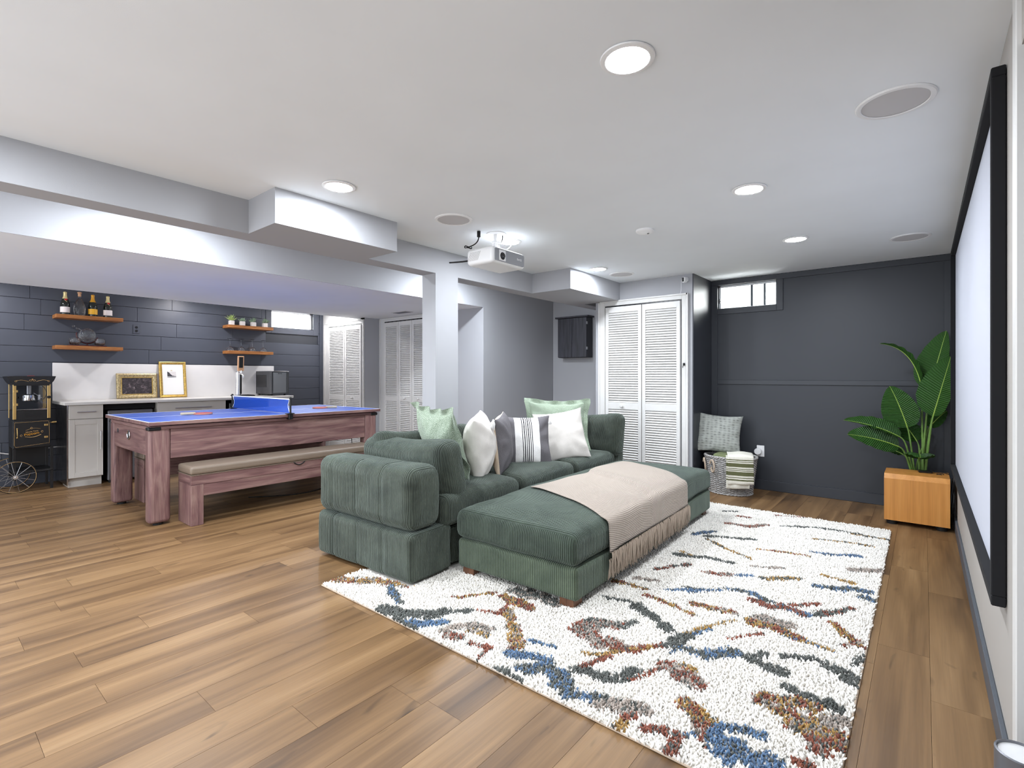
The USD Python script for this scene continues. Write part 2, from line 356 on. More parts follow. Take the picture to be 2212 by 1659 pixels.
def stripes(name, stops, axis="x", bumpscale=420.):
    """woven stripes across the object's own width (metres)"""
    lo, hi = stops[0][0], stops[-1][0]
    ramp = [((p - lo) / (hi - lo), c) for p, c in stops]
    mk(name, {"t": ("texture_coordinate", {}), "s": ("separate_xyz", {}), "m": ("map_range", {"from_min": lo, "from_max": hi, "to_min": 0., "to_max": 1., "clamp": True}),
              "r": ("rgb_ramp", {"ramp": ramp, "interpolate": False}), "n": ("noise_texture", {"scale": 300., "detail": 3.}), "f": ("map_range", {"from_min": .3, "from_max": .7, "to_min": .82, "to_max": 1.15}),
              "c": ("combine_xyz", {}), "mul": ("vector_math", {"math_type": "multiply"}), "b": ("bump", {"strength": .3, "distance": .003}), "p": ("principled_bsdf", {"roughness": .95})},
       [("t.object", "s.vector"), (f"s.{axis}", "m.value"), ("m.result", "r.fac"), ("t.object", "n.vector"), ("n.fac", "f.value"), ("f.result", "c.x"), ("f.result", "c.y"), ("f.result", "c.z"),
        ("r.color", "mul.vector1"), ("c.vector", "mul.vector2"), ("mul.vector", "p.base_color"), ("n.fac", "b.height"), ("b.normal", "p.normal")])
GC, WC, BC = lin(106, 103, 106), lin(238, 236, 233), lin(48, 47, 52)
st = [(-.25, GC), (-.105, WC)]
for i in range(6):
    a = -.045 + i * .0165; st += [(a, BC), (a + .0065, WC)]
st += [(.105, GC), (.25, GC)]
stripes("stripe_cloth", st)
OL, CR = lin(96, 98, 66), lin(228, 225, 212)
stripes("blanket_cloth", [(0, CR), (.035, OL), (.048, CR), (.062, OL), (.07, CR), (.085, OL), (.125, CR), (.135, OL), (.143, CR), (.152, OL), (.16, CR), (.172, OL), (.21, CR), (.222, OL), (.23, CR), (.24, OL), (.248, CR), (.60, CR)], "z")
mk("throw_knit", {"t": ("texture_coordinate", {}), "s": ("separate_xyz", {}), "a": ("math", {"math_type": "multiply", "value2": PI / .0105}), "sn": ("math", {"math_type": "sine"}), "ab": ("math", {"math_type": "absolute"}),
                  "n": ("noise_texture", {"scale": 130., "detail": 3.}), "ad": ("math", {"math_type": "multiply_add", "value2": .5}), "b": ("bump", {"strength": .8, "distance": .0026}), "at": ("attribute", {"attribute": "run"}),
                  "r": ("rgb_ramp", {"ramp": [(.0, lin(146, 131, 118)), (.5, lin(166, 152, 138)), (1., lin(174, 161, 148))]}), "p": ("principled_bsdf", {"roughness": .95, "sheen_weight": .2})},
   [("at.fac", "a.value1"), ("a.value", "sn.value1"), ("sn.value", "ab.value1"), ("t.object", "n.vector"), ("n.fac", "ad.value1"), ("ab.value", "ad.value3"), ("ad.value", "b.height"), ("b.normal", "p.normal"),
    ("ab.value", "r.fac"), ("r.color", "p.base_color")])
mk("leaf_green", {"at": ("attribute", {"attribute": "leafuv"}), "s": ("separate_xyz", {}), "w": ("math", {"math_type": "multiply", "value2": 170.}), "sn": ("math", {"math_type": "sine"}), "b": ("bump", {"strength": .7, "distance": .006}),
                  "r": ("rgb_ramp", {"ramp": [(.0, lin(44, 84, 32)), (1., lin(58, 102, 40))]}), "mr": ("map_range", {"from_min": -1., "from_max": 1.}),
                  "p": ("principled_bsdf", {"roughness": .38}), "t": ("translucent_bsdf", {"color": lin(110, 170, 50)}), "x": ("mix_closure", {"fac": .22})},
   [("at.vector", "s.vector"), ("s.x", "w.value1"), ("w.value", "sn.value1"), ("sn.value", "b.height"), ("b.normal", "p.normal"), ("sn.value", "mr.value"), ("mr.result", "r.fac"), ("r.color", "p.base_color"),
    ("p.BSDF", "x.closure1"), ("t.BSDF", "x.closure2")], "x.closure")
mk("shag", {"at": ("attribute", {"attribute": "tint"}), "p": ("principled_bsdf", {"roughness": .95, "sheen_weight": .15})}, [("at.color", "p.base_color")])
mk("wicker_grey", {"t": ("texture_coordinate", {}), "n": ("noise_texture", {"scale": 40., "detail": 3.}), "r": ("rgb_ramp", {"ramp": [(.3, lin(140, 138, 136)), (.7, lin(196, 193, 190))]}), "p": ("principled_bsdf", {"roughness": .8})},
   [("t.object", "n.vector"), ("n.fac", "r.fac"), ("r.color", "p.base_color")])
mk("cable_knit", {"t": ("texture_coordinate", {}), "s": ("separate_xyz", {}), "c": ("combine_xyz", {}), "mp": ("mapping", {"scale": (24., 40., 0.)}), "v": ("voronoi_texture", {"scale": 1., "feature": "f1", "randomness": .35}),
                  "r": ("rgb_ramp", {"ramp": [(.0, lin(92, 94, 90)), (.3, lin(150, 153, 147)), (.8, lin(172, 175, 168))]}), "b": ("bump", {"strength": .6, "distance": .006, "invert": True}), "p": ("principled_bsdf", {"roughness": .95})},
   [("t.object", "mp.vector"), ("mp.vector", "v.vector"), ("v.distance", "r.fac"), ("r.color", "p.base_color"), ("v.distance", "b.height"), ("b.normal", "p.normal")])
mk("painting_dark", {"t": ("texture_coordinate", {}), "n": ("noise_texture", {"scale": 22., "detail": 6., "roughness": .7, "distortion": 1.}), "r": ("rgb_ramp", {"ramp": [(.35, lin(28, 22, 24)), (.52, lin(58, 50, 54)), (.62, lin(96, 84, 86)), (.72, lin(206, 192, 196))]}), "p": ("principled_bsdf", {"roughness": .5})},
   [("t.object", "n.vector"), ("n.fac", "r.fac"), ("r.color", "p.base_color")])
def mesh_attr(prim, name, vals, kind="f3"):
    t = Sdf.ValueTypeNames.Color3fArray if kind == "c" else Sdf.ValueTypeNames.Float3Array if kind == "f3" else Sdf.ValueTypeNames.FloatArray
    pv = UsdGeom.PrimvarsAPI(prim).CreatePrimvar(name, t, "vertex")
    v = np.asarray(vals, np.float32)
    pv.Set(Vt.Vec3fArray.FromNumpy(v) if v.ndim == 2 else Vt.FloatArray.FromNumpy(v))

# ------------------------------------------------------------------ the room
H = 2.29; XS = -7.75; XB = 0.203; YB = 5.855; YF = -1.7
fl = struct("floor", "oak plank floor with dark streaks and knots")
obj("subfloor", bx(XS - .1, .45, YF - .1, 6.45, -.08, -.0045), "void_black", fl)
W = .182; rr = random.Random(3); xr = XB
while xr > XS:
    x0 = max(xr - W, XS); y = rr.uniform(-1.2, 0) - .3
    while y < 6.33:
        y1 = min(y + 1.22, 6.33)
        ya = max(y, -.35)
        if y1 > ya + .03 and not (xr < -6.5 and y1 < -.1):
            obj("plank", bx(x0 + .0005, xr - .0005, ya + .0005, y1 - .0005, -.005, 0.0), "oak_plank", fl)
        y += 1.22
    xr -= W
obj("plank", bx(XS, XB, YF, -.351, -.005, 0), "oak_plank", fl)
ce = struct("ceiling", "flat white ceiling")
obj("slab", bx(-3.35, .45, YF - .1, 6.45, H, H + .1), "ceiling_paint", ce)
obj("slab", bx(XS - .1, -4.38, YF - .1, 6.45, H, H + .1), "ceiling_paint", ce)
HH_ = 2.43
obj("slab", bx(-4.45, -3.3, YF - .1, 6.45, HH_, HH_ + .1), "ceiling_paint", ce)

wl = struct("wall_left", "dark slate blue shiplap wall behind the bar")
WY0, WY1, WZ0, WZ1 = 3.615, 4.30, 1.965, 2.24        # window opening in the shiplap wall
obj("backing", plate_yz(Polygon([(YF, 0), (4.6, 0), (4.6, H), (YF, H)], [[(WY0, WZ0), (WY1, WZ0), (WY1, WZ1), (WY0, WZ1)]]), XS - .16, XS - .016), "navy_trim", wl)
zs = [2.085 - .178 * k for k in range(-1, 13)]
rr = random.Random(5)
for k in range(len(zs)):
    z1 = min(zs[k], H); z0 = max(zs[k] - .178, 0)
    if z1 - z0 < .01: continue
    cuts = [YF] + sorted(rr.uniform(a, a + .5) for a in (-.9, .55, 1.9, 3.0)) + [4.41]
    for a, b in zip(cuts, cuts[1:]):
        segs = [(a, b)]
        if z1 > WZ0 - .10 and z0 < WZ1 + .05:
            segs = [(max(a, s), min(b, e)) for s, e in ((YF, WY0 - .085), (WY1 + .085, 4.41))]
        for s, e in segs:
            if e - s > .02: obj("plank", bx(XS - .016, XS, s + .0012, e - .0012, z0 + .002, z1 - .002, .0015), "ship_paint", wl)
obj("corner_board", bx(XS - .016, XS + .014, 4.41, 4.47, 0, H, .002), "ship_paint", wl)

# white painted back wall of the house with the dark panelled wall
wb = struct("wall_back", "dark charcoal blue panelled accent wall")
BX0, BX1, BZ0, BZ1 = -1.802, -1.196, 1.967, 2.234
obj("panel", plate_xz(Polygon([(-3.1, 0), (.45, 0), (.45, H), (-3.1, H)], [[(BX0, BZ0), (BX1, BZ0), (BX1, BZ1), (BX0, BZ1)]]), YB, YB + .16), "navy_paint", wb)
TH = .013
for nm, b in (("top_trim", (-1.865, .203, H - .058, H)), ("chair_rail", (-1.797, .138, 1.122, 1.170)), ("batten", (-1.865, -1.798, .10, H - .058)), ("batten", (.139, .203, .10, H - .058)),
              ("window_casing", (BX1, -1.134, 1.905, H - .058)), ("window_casing", (-1.798, BX1, 1.905, BZ0))):
    obj(nm, bx(b[0], b[1], YB - TH, YB, b[2], b[3], .002), "navy_trim", wb)
bb = struct("baseboard_back", "dark blue baseboard under the accent wall")
obj("board", bx(-1.865, .203, YB - .016, YB, 0, .103, .003), "navy_trim", bb)
wr = struct("wall_return", "dark blue return wall in the window corner")
obj("panel", bx(-1.877, -1.865, 5.275, YB, 0, H), "navy_trim", wr)

wR = struct("wall_right", "greige wall behind the projection screen")
obj("panel", bx(XB, .42, 1.955, 6.0, 0, H), "beige_paint", wR)
obj("panel", bx(XB, .42, YF, .85, 0, H), "beige_paint", wR)
obj("panel", bx(XB, .42, .85, 1.955, 2.1, H), "beige_paint", wR)
bR = struct("baseboard_right", "slate blue baseboard under the screen")
obj("board", bx(XB - .015, XB, 1.96, YB - .016, 0, .095, .003), "slate_paint", bR)
t1 = struct("trim_1", "pale door casing past the near end of the screen")
obj("casing", bx(XB - .012, XB + .01, 1.90, 1.962, 0, H, .003), "white_trim", t1)
d4 = struct("door_4", "dark door in the right wall")
obj("leaf", bx(.30, .34, .85, 1.955, 0, 2.1, .003), "dark_door", d4)
wf = struct("wall_front", "grey wall behind the camera")
obj("panel", bx(XS, .42, YF - .1, YF, 0, H), "grey_paint", wf)

bm = struct("beam", "grey boxed ceiling beam")
obj("casing", bx(-3.36, -3.19, YF, 6.33, 2.085, HH_), "grey_paint", bm)
obj("bulkhead", bx(-3.19, -2.85, 1.350, 2.205, 2.085, H), "grey_paint", bm)
obj("bulkhead", bx(-3.19, -2.715, 4.225, 5.273, 2.085, H), "grey_paint", bm)
co = struct("column", "square grey column under the beam")
obj("casing", bx(-3.36, -3.19, 2.87, 3.134, 0, 2.085), "grey_paint", co)
so = struct("soffit", "dropped ceiling over the games table")
obj("underside", bx(-6.78, -4.386, YF, 4.757, 2.10, 2.112), "ceiling_paint", so)
obj("fascia", bx(-4.386, -4.378, YF, 4.757, 2.10, HH_), "grey_paint", so)
obj("fascia", bx(-6.78, -6.77, YF, 4.47, 2.112, H), "ceiling_paint", so)
wh = struct("wall_hall", "grey closet wall at the side of the hall")
obj("panel", bx(-4.6, -4.378, 4.757, 6.33, 0, HH_), "grey_paint", wh)
obj("panel", bx(-6.56, -4.6, 4.757, 4.9, 0, 2.2), "grey_paint", wh)
obj("panel", bx(-6.66, -6.56, 4.47, 4.9, 0, H), "grey_paint", wh)
wc = struct("wall_closet", "white wall round the closet beside the bar")
obj("panel", bx(XS, -6.562, 4.47, 4.6, 0, H), "white_trim", wc)
wd = struct("wall_end", "grey wall at the end of the hall")
obj("panel", bx(-4.5, -2.8, 6.33, 6.43, 0, HH_), "grey_paint", wd)
wk = struct("wall_door", "grey wall round the main bifold door")
obj("panel", bx(-3.03, -1.877, 5.275, 5.40, 0, H), "grey_paint", wk)
obj("panel", bx(-3.03, -2.93, 5.40, 6.33, 0, H), "grey_paint", wk)

def bifold(name, label, y, edges, ztop, trim, pitch, knobs, hinge_gap=.004):
    """white louvred bifold door in the plane y, facing -y"""
    d = struct(name, label)
    x0, x1 = edges[0][0], edges[-1][1]; tx0, tx1, tz = trim
    fr = join(bx(tx0, x0 - .012, y - .020, y, 0, tz, .003), bx(x1 + .012, tx1, y - .020, y, 0, tz, .003), bx(x0 - .012, x1 + .012, y - .020, y, ztop + .018, tz, .003),
              bx(tx0 - .004, tx0 + .018, y - .028, y - .02, 0, tz, .002), bx(tx1 - .018, tx1 + .004, y - .028, y - .02, 0, tz, .002), bx(tx0, tx1, y - .028, y - .02, tz - .018, tz, .002))
    obj("frame", fr, "white_trim", d)
    obj("track", bx(x0 - .012, x1 + .012, y - .012, y - .001, ztop + .003, ztop + .018), "plastic_black", d)
    ya, yb = y - .034, y - .006
    for a, b in edges:
        s = .042
        pn = join(bx(a + hinge_gap / 2, a + s, ya, yb, .012, ztop, .002), bx(b - s, b - hinge_gap / 2, ya, yb, .012, ztop, .002),
                  bx(a + s, b - s, ya + .002, yb, ztop - .066, ztop), bx(a + s, b - s, ya + .002, yb, .832, .908), bx(a + s, b - s, ya + .002, yb, .012, .16),
                  bx(a + s, b - s, yb - .003, yb, .1, ztop - .05))
        P = obj("panel", pn, "door_white", d)
        for z0, z1 in ((.16, .832), (.908, ztop - .066)):
            n = int(round((z1 - z0) / pitch)); p = (z1 - z0) / n
            for i in range(n):
                m = bx(a + s, b - s, -.0155, .0155, -.0035, .0035); m = mv(m, 0, (ya + yb) / 2 + .001, z0 + (i + .5) * p, rx=48)
                obj("slat", m, "door_white", P)
    for kx, kz in knobs:
        k = lathe([(0, 0), (.007, 0), (.007, .012), (.017, .018), (.018, .026), (.012, .033), (0, .034)], 16)
        k.apply_transform(trimesh.transformations.rotation_matrix(PI / 2, [1, 0, 0])); k.apply_translation([kx, ya, kz])
        obj("knob", k, "white_trim", d, smooth=40)
    return d
d1 = bifold("door_1", "white louvred bifold door beside the dark wall", 5.273, [(-2.885, -2.432), (-2.428, -1.995)], 2.012, (-2.98, -1.918, 2.090), .0274, [(-2.667, .87)])
hk = join(tube([(-1.955, 5.240, 1.345), (-1.955, 5.225, 1.342), (-1.955, 5.222, 1.325)], .004, 6), bx(-1.966, -1.944, 5.242, 5.247, 1.325, 1.352, .002), tube([(-1.955, 5.222, 1.325), (-1.960, 5.222, 1.300)], .0035, 6))
obj("hook", hk, "plastic_black", d1, label="small black hook on the door casing")
d2 = bifold("door_2", "white louvred bifold door beside the bar", 4.47, [(-7.535, -7.05), (-7.046, -6.61)], 1.995, (-7.655, -6.562, 2.075), .0262, [(-6.83, .875)])
d3 = bifold("door_3", "white louvred bifold door behind the column", 4.757, [(-6.425, -6.075), (-6.073, -5.765), (-5.763, -5.455), (-5.453, -5.1)], 2.028, (-6.555, -5.0, 2.098), .0268, [(-5.915, .885), (-5.61, .885)])

def window_x(name, label, y, x0, x1, z0, z1, mull):
    w = struct(name, label)
    f = .022
    obj("frame", join(bx(x0, x0 + f, y, y + .07, z0, z1, .003), bx(x1 - f, x1, y, y + .07, z0, z1, .003), bx(x0, x1, y, y + .07, z1 - f, z1, .003), bx(x0, x1, y, y + .07, z0, z0 + f * .6, .003)), "vinyl_white", w)
    for a, b in mull: obj("sash", bx(a, b, y + .01, y + .05, z0 + f * .6, z1 - f, .002), "slate_paint" if name == "window_1" else "vinyl_white", w)
    obj("pane", bx(x0 + f, x1 - f, y + .028, y + .032, z0 + f * .6, z1 - f), "window_pane", w)
    if name == "window_1":
        obj("latch", join(bx(x0 + .004, x0 + .02, y - .012, y, z0 + .07, z0 + .12, .003), tube([(x0 + .012, y - .012, z0 + .095), (x0 + .03, y - .02, z0 + .09)], .004, 6)), "steel", w)
window_x("window_1", "small high sliding window in the dark accent wall", YB + .055, BX0, BX1, BZ0, BZ1, [(-1.468, -1.447), (-1.338, -1.318)])
w2 = struct("window_2", "small high window over the bar")
f = .03
y0, y1, z0, z1 = WY0, WY1, WZ0, WZ1
obj("frame", join(bx(XS - .12, XS - .06, y0, y0 + f, z0, z1, .003), bx(XS - .12, XS - .06, y1 - f, y1, z0, z1, .003), bx(XS - .12, XS - .06, y0, y1, z1 - f, z1, .003), bx(XS - .12, XS - .06, y0, y1, z0, z0 + f * .5, .003)), "vinyl_white", w2)
for a in (3.80, 4.06): obj("sash", bx(XS - .11, XS - .07, a, a + .03, z0, z1, .002), "vinyl_white", w2)
obj("pane", bx(XS - .095, XS - .091, y0 + f, y1 - f, z0, z1 - f), "window_pane", w2)
for b in ((y0 - .085, y0, z0 - .09, H), (y1, y1 + .085, z0 - .09, H), (y0, y1, z0 - .09, z0), (y0, y1, z1, H)):
    obj("casing", bx(XS - .016, XS + .008, b[0], b[1], b[2], b[3], .002), "ship_paint", w2)
# outside, seen only through the two small windows
gr = struct("ground", "gravel outside the windows"); obj("gravel", join(bx(-8, 3, 6.5, 16, 1.7, 1.85), bx(-16, -8.0, -4, 10, 1.7, 1.85)), "gravel", gr)
for nm, lab, fn in (("house", "pale neighbouring house outside the back window", lambda k: bx(-1.55, 1.5, 8.6 - .008, 8.62, 1.85 + k * .11, 1.965 + k * .11)), ("house", "pale neighbouring house outside the bar window", lambda k: bx(-10.6, -10.58, 2.0, 5.4, 1.85 + k * .11, 1.965 + k * .11))):
    hs = tag(UsdGeom.Xform.Define(stage, numbered("/World", nm)).GetPrim(), lab, None, None, "structure")
    for k in range(14):
        obj("siding", mv(fn(k), 0, 0, 0), "slat_ext", hs)

# ------------------------------------------------------------------ ceiling lamps, grilles and other fittings
def downlight(x, y, mat, label, group, z=H):
    t = thing("ceiling_light", label, "ceiling light", (x, y, z), 0, group)
    obj("trim_ring", lathe([(.072, -.0005), (.088, -.0005), (.092, -.003), (.090, -.007), (.076, -.010), (.072, -.008)], 32), "plastic_white", t, smooth=40)
    obj("diffuser", lathe([(0, -.012), (.04, -.0115), (.066, -.009), (.0735, -.004)], 32), mat, t, smooth=True)
    return t
def lamp_label(k):
    return ["round recessed ceiling light nearest the camera, large and bright", "round recessed ceiling light above the ottoman, between two others", "round recessed ceiling light nearest the window wall",
            "round recessed ceiling light beside the near beam box", "round recessed ceiling light just in front of the projector", "round recessed ceiling light beside the far beam box"][k]
first = None
for k, (x, y) in enumerate(MAIN_LAMPS):
    lab = lamp_label(k) if k < 6 else "unseen round ceiling light behind the camera, placed to brighten the room"
    if first is None: first = downlight(x, y, "lamp_disc", lab, "recessed lights of the main room")
    else: dup(first, (x, y, H), 0, lab, "recessed lights of the main room" if k < 6 else "unseen lights behind the camera")
for k, (x, y) in enumerate(HALL_LAMPS): downlight(x, y, "lamp_hall", "unseen round light in the hall behind the beam, placed to light the hall walls", "recessed lights of the hall", HH_)
for k, (x, y) in enumerate(BAR_LAMPS): downlight(x, y, "lamp_bar", "round recessed light over the bar wall, hidden by the dropped ceiling", "recessed lights over the bar")

def speaker(x, y, label, r=.13):
    t = thing("ceiling_speaker", label, "speaker", (x, y, H), 0, "round speakers in the ceiling")
    obj("rim", lathe([(r * .84, -.0005), (r, -.0005), (r, -.003), (r * .97, -.007), (r * .86, -.008), (r * .84, -.005)], 40), "plastic_white", t, smooth=40)
    obj("grille", lathe([(0, -.005), (r * .5, -.005), (r * .845, -.004)], 40), "grille_grey", t)
    return t
sp = speaker(-.087, 2.474, "big round grey speaker grille in the ceiling nearest the screen")
for (x, y), lab in (((-2.496, 2.411), "round ceiling speaker left of the projector"), ((-.08, 4.957), "round ceiling speaker by the far end of the screen"), ((-2.463, 4.829), "pale round ceiling speaker near the louvred door")):
    dup(sp, (x, y, H), 0, lab)
t = thing("smoke_detector", "small white smoke detector disc on the ceiling", "smoke detector", (-1.588, 3.481, H))
obj("body", lathe([(.065, 0), (.065, -.012), (.055, -.022), (.02, -.026), (0, -.026)], 28), "plastic_white", t, smooth=40)
obj("button", cyl(.008, -.029, -.025, 12, .02, .01), "plastic_black", t)
t = thing("ceiling_vent", "small grey air vent in the dropped ceiling", "vent", (-5.60, 4.42, 2.10))
obj("frame", join(bx(-.15, .15, -.07, -.055, -.006, 0), bx(-.15, .15, .055, .07, -.006, 0), bx(-.15, -.135, -.055, .055, -.006, 0), bx(.135, .15, -.055, .055, -.006, 0)), "grille_grey", t)
for i in range(6): obj("blade", mv(bx(-.135, .135, -.009, .009, -.0008, .0008), 0, -.045 + i * .018, -.004, rx=35), "plastic_grey", t)

# projector hung from the ceiling
t = thing("projector", "white ceiling projector with grey lens face and cables", "projector", (-2.50, 2.86, 2.03), 0)
PT = t
bw, bd, bh = .38, .265, .12      # length along y, depth along x (lens towards +x), height
body = rbox(bd, bw, bh, .03, 4, 4)
obj("body", mv(body, 0, 0, .06), "plastic_white", t, smooth=True)
fp = sbox(-bw / 2 + .035, .03, bw / 2 - .035, .09).buffer(.014)
lensx, lensy = bd / 2, -.085
obj("front_face", plate_yz(fp, bd / 2 - .008, bd / 2 + .003), "plastic_grey", t, label="grey front face")
obj("lens_window", plate_yz(sbox(lensy - .035, .026, lensy + .03, .094).buffer(.004), bd / 2 + .003, bd / 2 + .0045), "plastic_white", t)
le = lathe([(0, .012), (.02, .010), (.026, .004), (.028, 0), (.034, -.003), (.034, -.01)], 24); le.apply_transform(trimesh.transformations.rotation_matrix(PI / 2, [0, 1, 0]))
obj("lens", mv(le, bd / 2 + .003, lensy, .056), "appliance_black", t, smooth=40)
lt = meshkit.text_mesh("BenQ", .016, .001); lt.apply_transform(np.array([[0, 0, 1, 0], [1, 0, 0, 0], [0, 1, 0, 0], [0, 0, 0, 1.0]]))
obj("logo", mv(lt, bd / 2 + .003, .08, .055), "plastic_white", t)
obj("vent_grille", join(*[mv(bx(-.0012, .0012, -.001, .001, -.035, .035), -.10 + i * .009, -bw / 2 - .0005, .062, ry=25) for i in range(12)]), "grille_grey", t)
for sx, sy in ((-.09, -.13), (-.09, .13), (.09, 0)): obj("foot", lathe([(0, .118), (.014, .12), (.014, .132), (0, .133)], 14, sx, sy), "plastic_white", t)
obj("mount_plate", join(lathe([(0, .2585), (.075, .2585), (.075, .2535), (0, .2535)], 28, 0, .0), bx(-.06, .06, -.08, .08, .133, .137, .001)), "plastic_white", t)
obj("mount_arm", join(cyl(.012, .19, .255, 12, 0, -.012), cyl(.012, .137, .2, 12, .0, .02), bx(-.02, .02, -.035, .04, .185, .2, .003), bx(-.014, .014, -.03, -.014, .137, .19, .002)), "plastic_white", t)
for a, b in ((.05, .07), (-.06, -.06), (.06, -.04)): obj("bracket_leg", tube([(0, 0, .137), (a * .7, b, .14), (a * 1.3, b * 1.5, .128)], .005, 6), "plastic_white", t)
pg = obj("power_cable", join(cyl(.013, .215, .257, 10, -.05, -.14), tube(bez((-.05, -.14, .22), (-.05, -.14, .16), (-.07, -.2, .14), (-.10, -.2, .135), n=14), .0045, 6), tube([( -.10 + .022 * cos(a), -.2 + .03 * sin(a), .135 + .004 * sin(3 * a)) for a in np.linspace(0, 4 * PI, 30)], .004, 6)), "rubber_black", t, label="black power cable and plug")
obj("data_cable", join(tube(bez((.02, .05, .255), (.02, .06, .2), (.0, .02, .16), (-.05, .0, .135), n=12), .003, 6), tube(bez((-.14, -.15, .05), (-.2, -.17, .045), (-.3, -.2, .05), n=8), .006, 6)), "rubber_black", t)
obj("white_cable", tube(bez((.05, .10, .255), (.07, .15, .2), (.05, .10, .16), (.0, .06, .135), n=12), .004, 6), "plastic_white", t)

# security camera and its lead
t = thing("security_camera", "small white security camera in the corner above the louvred door", "camera", (-1.945, 5.235, 2.225))
obj("body", mv(rbox(.036, .05, .06, .012, 3, 2), 0, -.005, 0, rz=-14), "plastic_white", t, smooth=True)
obj("lens_face", mv(bx(-.013, .008, -.001, .0015, -.022, .02, .0005), -.004, -.031, .002, rz=-14), "appliance_black", t, label="black lens window")
obj("bracket", join(tube([(.012, .0, .0), (.022, .022, .0), (.022, .036, -.004)], .006, 8), tube([(.024 + .012 * cos(a), -.002, .0 + .02 * sin(a)) for a in np.linspace(0, 2 * PI, 18)], .003, 6, True)), "plastic_white", t)
obj("lead", tube(bez((-.018, -.01, .015), (-.05, .0, -.02), (-.03, .02, -.08), (-.055, .022, -.14), n=20), .0022, 6), "plastic_white", t)

# outlets
def outlet_back(): 
    t = thing("wall_outlet", "white outlet with a round white plug on the dark wall", "outlet", (-1.352, YB, .41))
    obj("plate", bx(-.038, .038, -.007, -.001, -.06, .06, .003), "plastic_white", t)
    p = lathe([(0, .045), (.03, .045), (.036, .038), (.036, .01), (.03, .0)], 24); p.apply_transform(trimesh.transformations.rotation_matrix(PI / 2, [1, 0, 0]))
    obj("plug", mv(p, -.02, -.005, -.005), "plastic_white", t, smooth=40)
outlet_back()
t = thing("wall_outlet", "dark outlet plate on the shiplap between the shelves", "outlet", (XS, 1.905, 1.81))
obj("plate", bx(.001, .007, -.036, .036, -.055, .055, .002), "ship_paint", t)
for dz in (-.022, .022):
    s = lathe([(0, .003), (.015, .003), (.016, 0)], 18); s.apply_transform(trimesh.transformations.rotation_matrix(PI / 2, [0, 1, 0]))
    obj("socket", mv(s, .007, 0, dz), "plastic_black", t)

# projection screen
SY0, SY1, SZ0, SZ1, SXF = 2.20, 5.30, .485, 2.195, .166
t = thing("projection_screen", "huge white projection screen in a black velvet frame", "screen", (XB, SY0, SZ0))
L, HH, D = SY1 - SY0, SZ1 - SZ0, XB - SXF
q = .032
obj("frame_rail", bx(-D, -.002, 0, L, 0, q, .003), "velvet_black", t)
obj("frame_rail", bx(-D, -.002, 0, L, HH - q, HH, .003), "velvet_black", t)
obj("frame_post", bx(-D, -.002, 0, q, q, HH - q, .003), "velvet_black", t)
obj("frame_post", bx(-D, -.002, L - q, L, q, HH - q, .003), "velvet_black", t)
obj("fabric", bx(-.008, -.004, q * .5, L - q * .5, q * .5, HH - q * .5), "screen_white", t)

t = thing("cylinder_lamp", "dark metal cylinder with a white top in the bottom corner", "lamp", (.183, 1.70, 0))
obj("body", lathe([(0, 0), (.05, 0), (.05, .24), (.0485, .243), (.0485, .247), (.05, .25), (.05, .312), (.046, .314), (.046, .306)], 32), "brushed_steel", t, smooth=30)
obj("cap", lathe([(0, .307), (.046, .307)], 32), "plastic_white", t)

# dartboard cabinet
t = thing("dartboard_cabinet", "closed dark wood dartboard cabinet on the hall wall", "cabinet", (-3.935, 6.33, 1.48))
obj("body", bx(-.245, .245, -.15, 0, 0, .575, .004), "board_dark", t)
for s in (-1, 1): obj("door", bx(.002 if s > 0 else -.243, .243 if s > 0 else -.002, -.17, -.151, .005, .57, .003), "dark_wood", t)
obj("top_board", bx(-.285, .275, -.185, 0, .576, .598, .003), "board_dark", t)
for z in (.11, .47): obj("hinge", bx(.238, .248, -.168, -.14, z, z + .04, .001), "steel", t)

# ------------------------------------------------------------------ the bar
ZC = .93
def cabinet(name, label, y0, y1, doors=True, xf=-7.12):
    t = thing(name, label, "cabinet", (XS, y0, 0)); w = y1 - y0; d = xf - XS
    obj("body", bx(.002, d - .02, .006, w - .006, .10, ZC - .032), "cabinet_greige", t)
    obj("toe_kick", bx(.3, d - .06, .012, w - .012, 0, .10), "cabinet_greige", t)
    obj("drawer_front", bx(d - .02, d, .008, w - .008, .745, ZC - .036, .002), "cabinet_greige", t)
    def bar(y, z0, z1, vert):
        if vert: pts = [(d + .028, y, z0), (d + .028, y, z1)]
        else: pts = [(d + .028, z0, y), (d + .028, z1, y)]
        a, b = pts
        posts = [tube([(d, p[1], p[2]), (d + .028, p[1], p[2])], .004, 6) for p in ((a[0], a[1] + (0 if vert else .03), a[2] + (.03 if vert else 0)), (b[0], b[1] - (0 if vert else .03), b[2] - (.03 if vert else 0)))]
        return join(tube(pts, .006, 8), *posts)
    obj("drawer_handle", bar(.82, w * .24, w * .76, False), "steel", t, smooth=30)
    if doors:
        fr = join(bx(d - .02, d, .008, .06, .105, .738, .002), bx(d - .02, d, w - .06, w - .008, .105, .738, .002), bx(d - .02, d, .06, w - .06, .105, .16, .002), bx(d - .02, d, .06, w - .06, .68, .738, .002), bx(d - .02, d - .006, .06, w - .06, .16, .68))
        obj("door", fr, "cabinet_greige", t)
        obj("door_handle", bar(w - .032, .40, .60, True), "steel", t, smooth=30)
    else:
        for za, zb in ((.43, .735), (.115, .42)):
            obj("drawer_front", bx(d - .02, d, .008, w - .008, za, zb, .002), "cabinet_greige", t)
            obj("drawer_handle", bar((za + zb) / 2 + .08, w * .24, w * .76, False), "steel", t, smooth=30)
    return t
c1 = cabinet("base_cabinet", "greige shaker base cabinet with a drawer at the popcorn end", 1.142, 1.452)
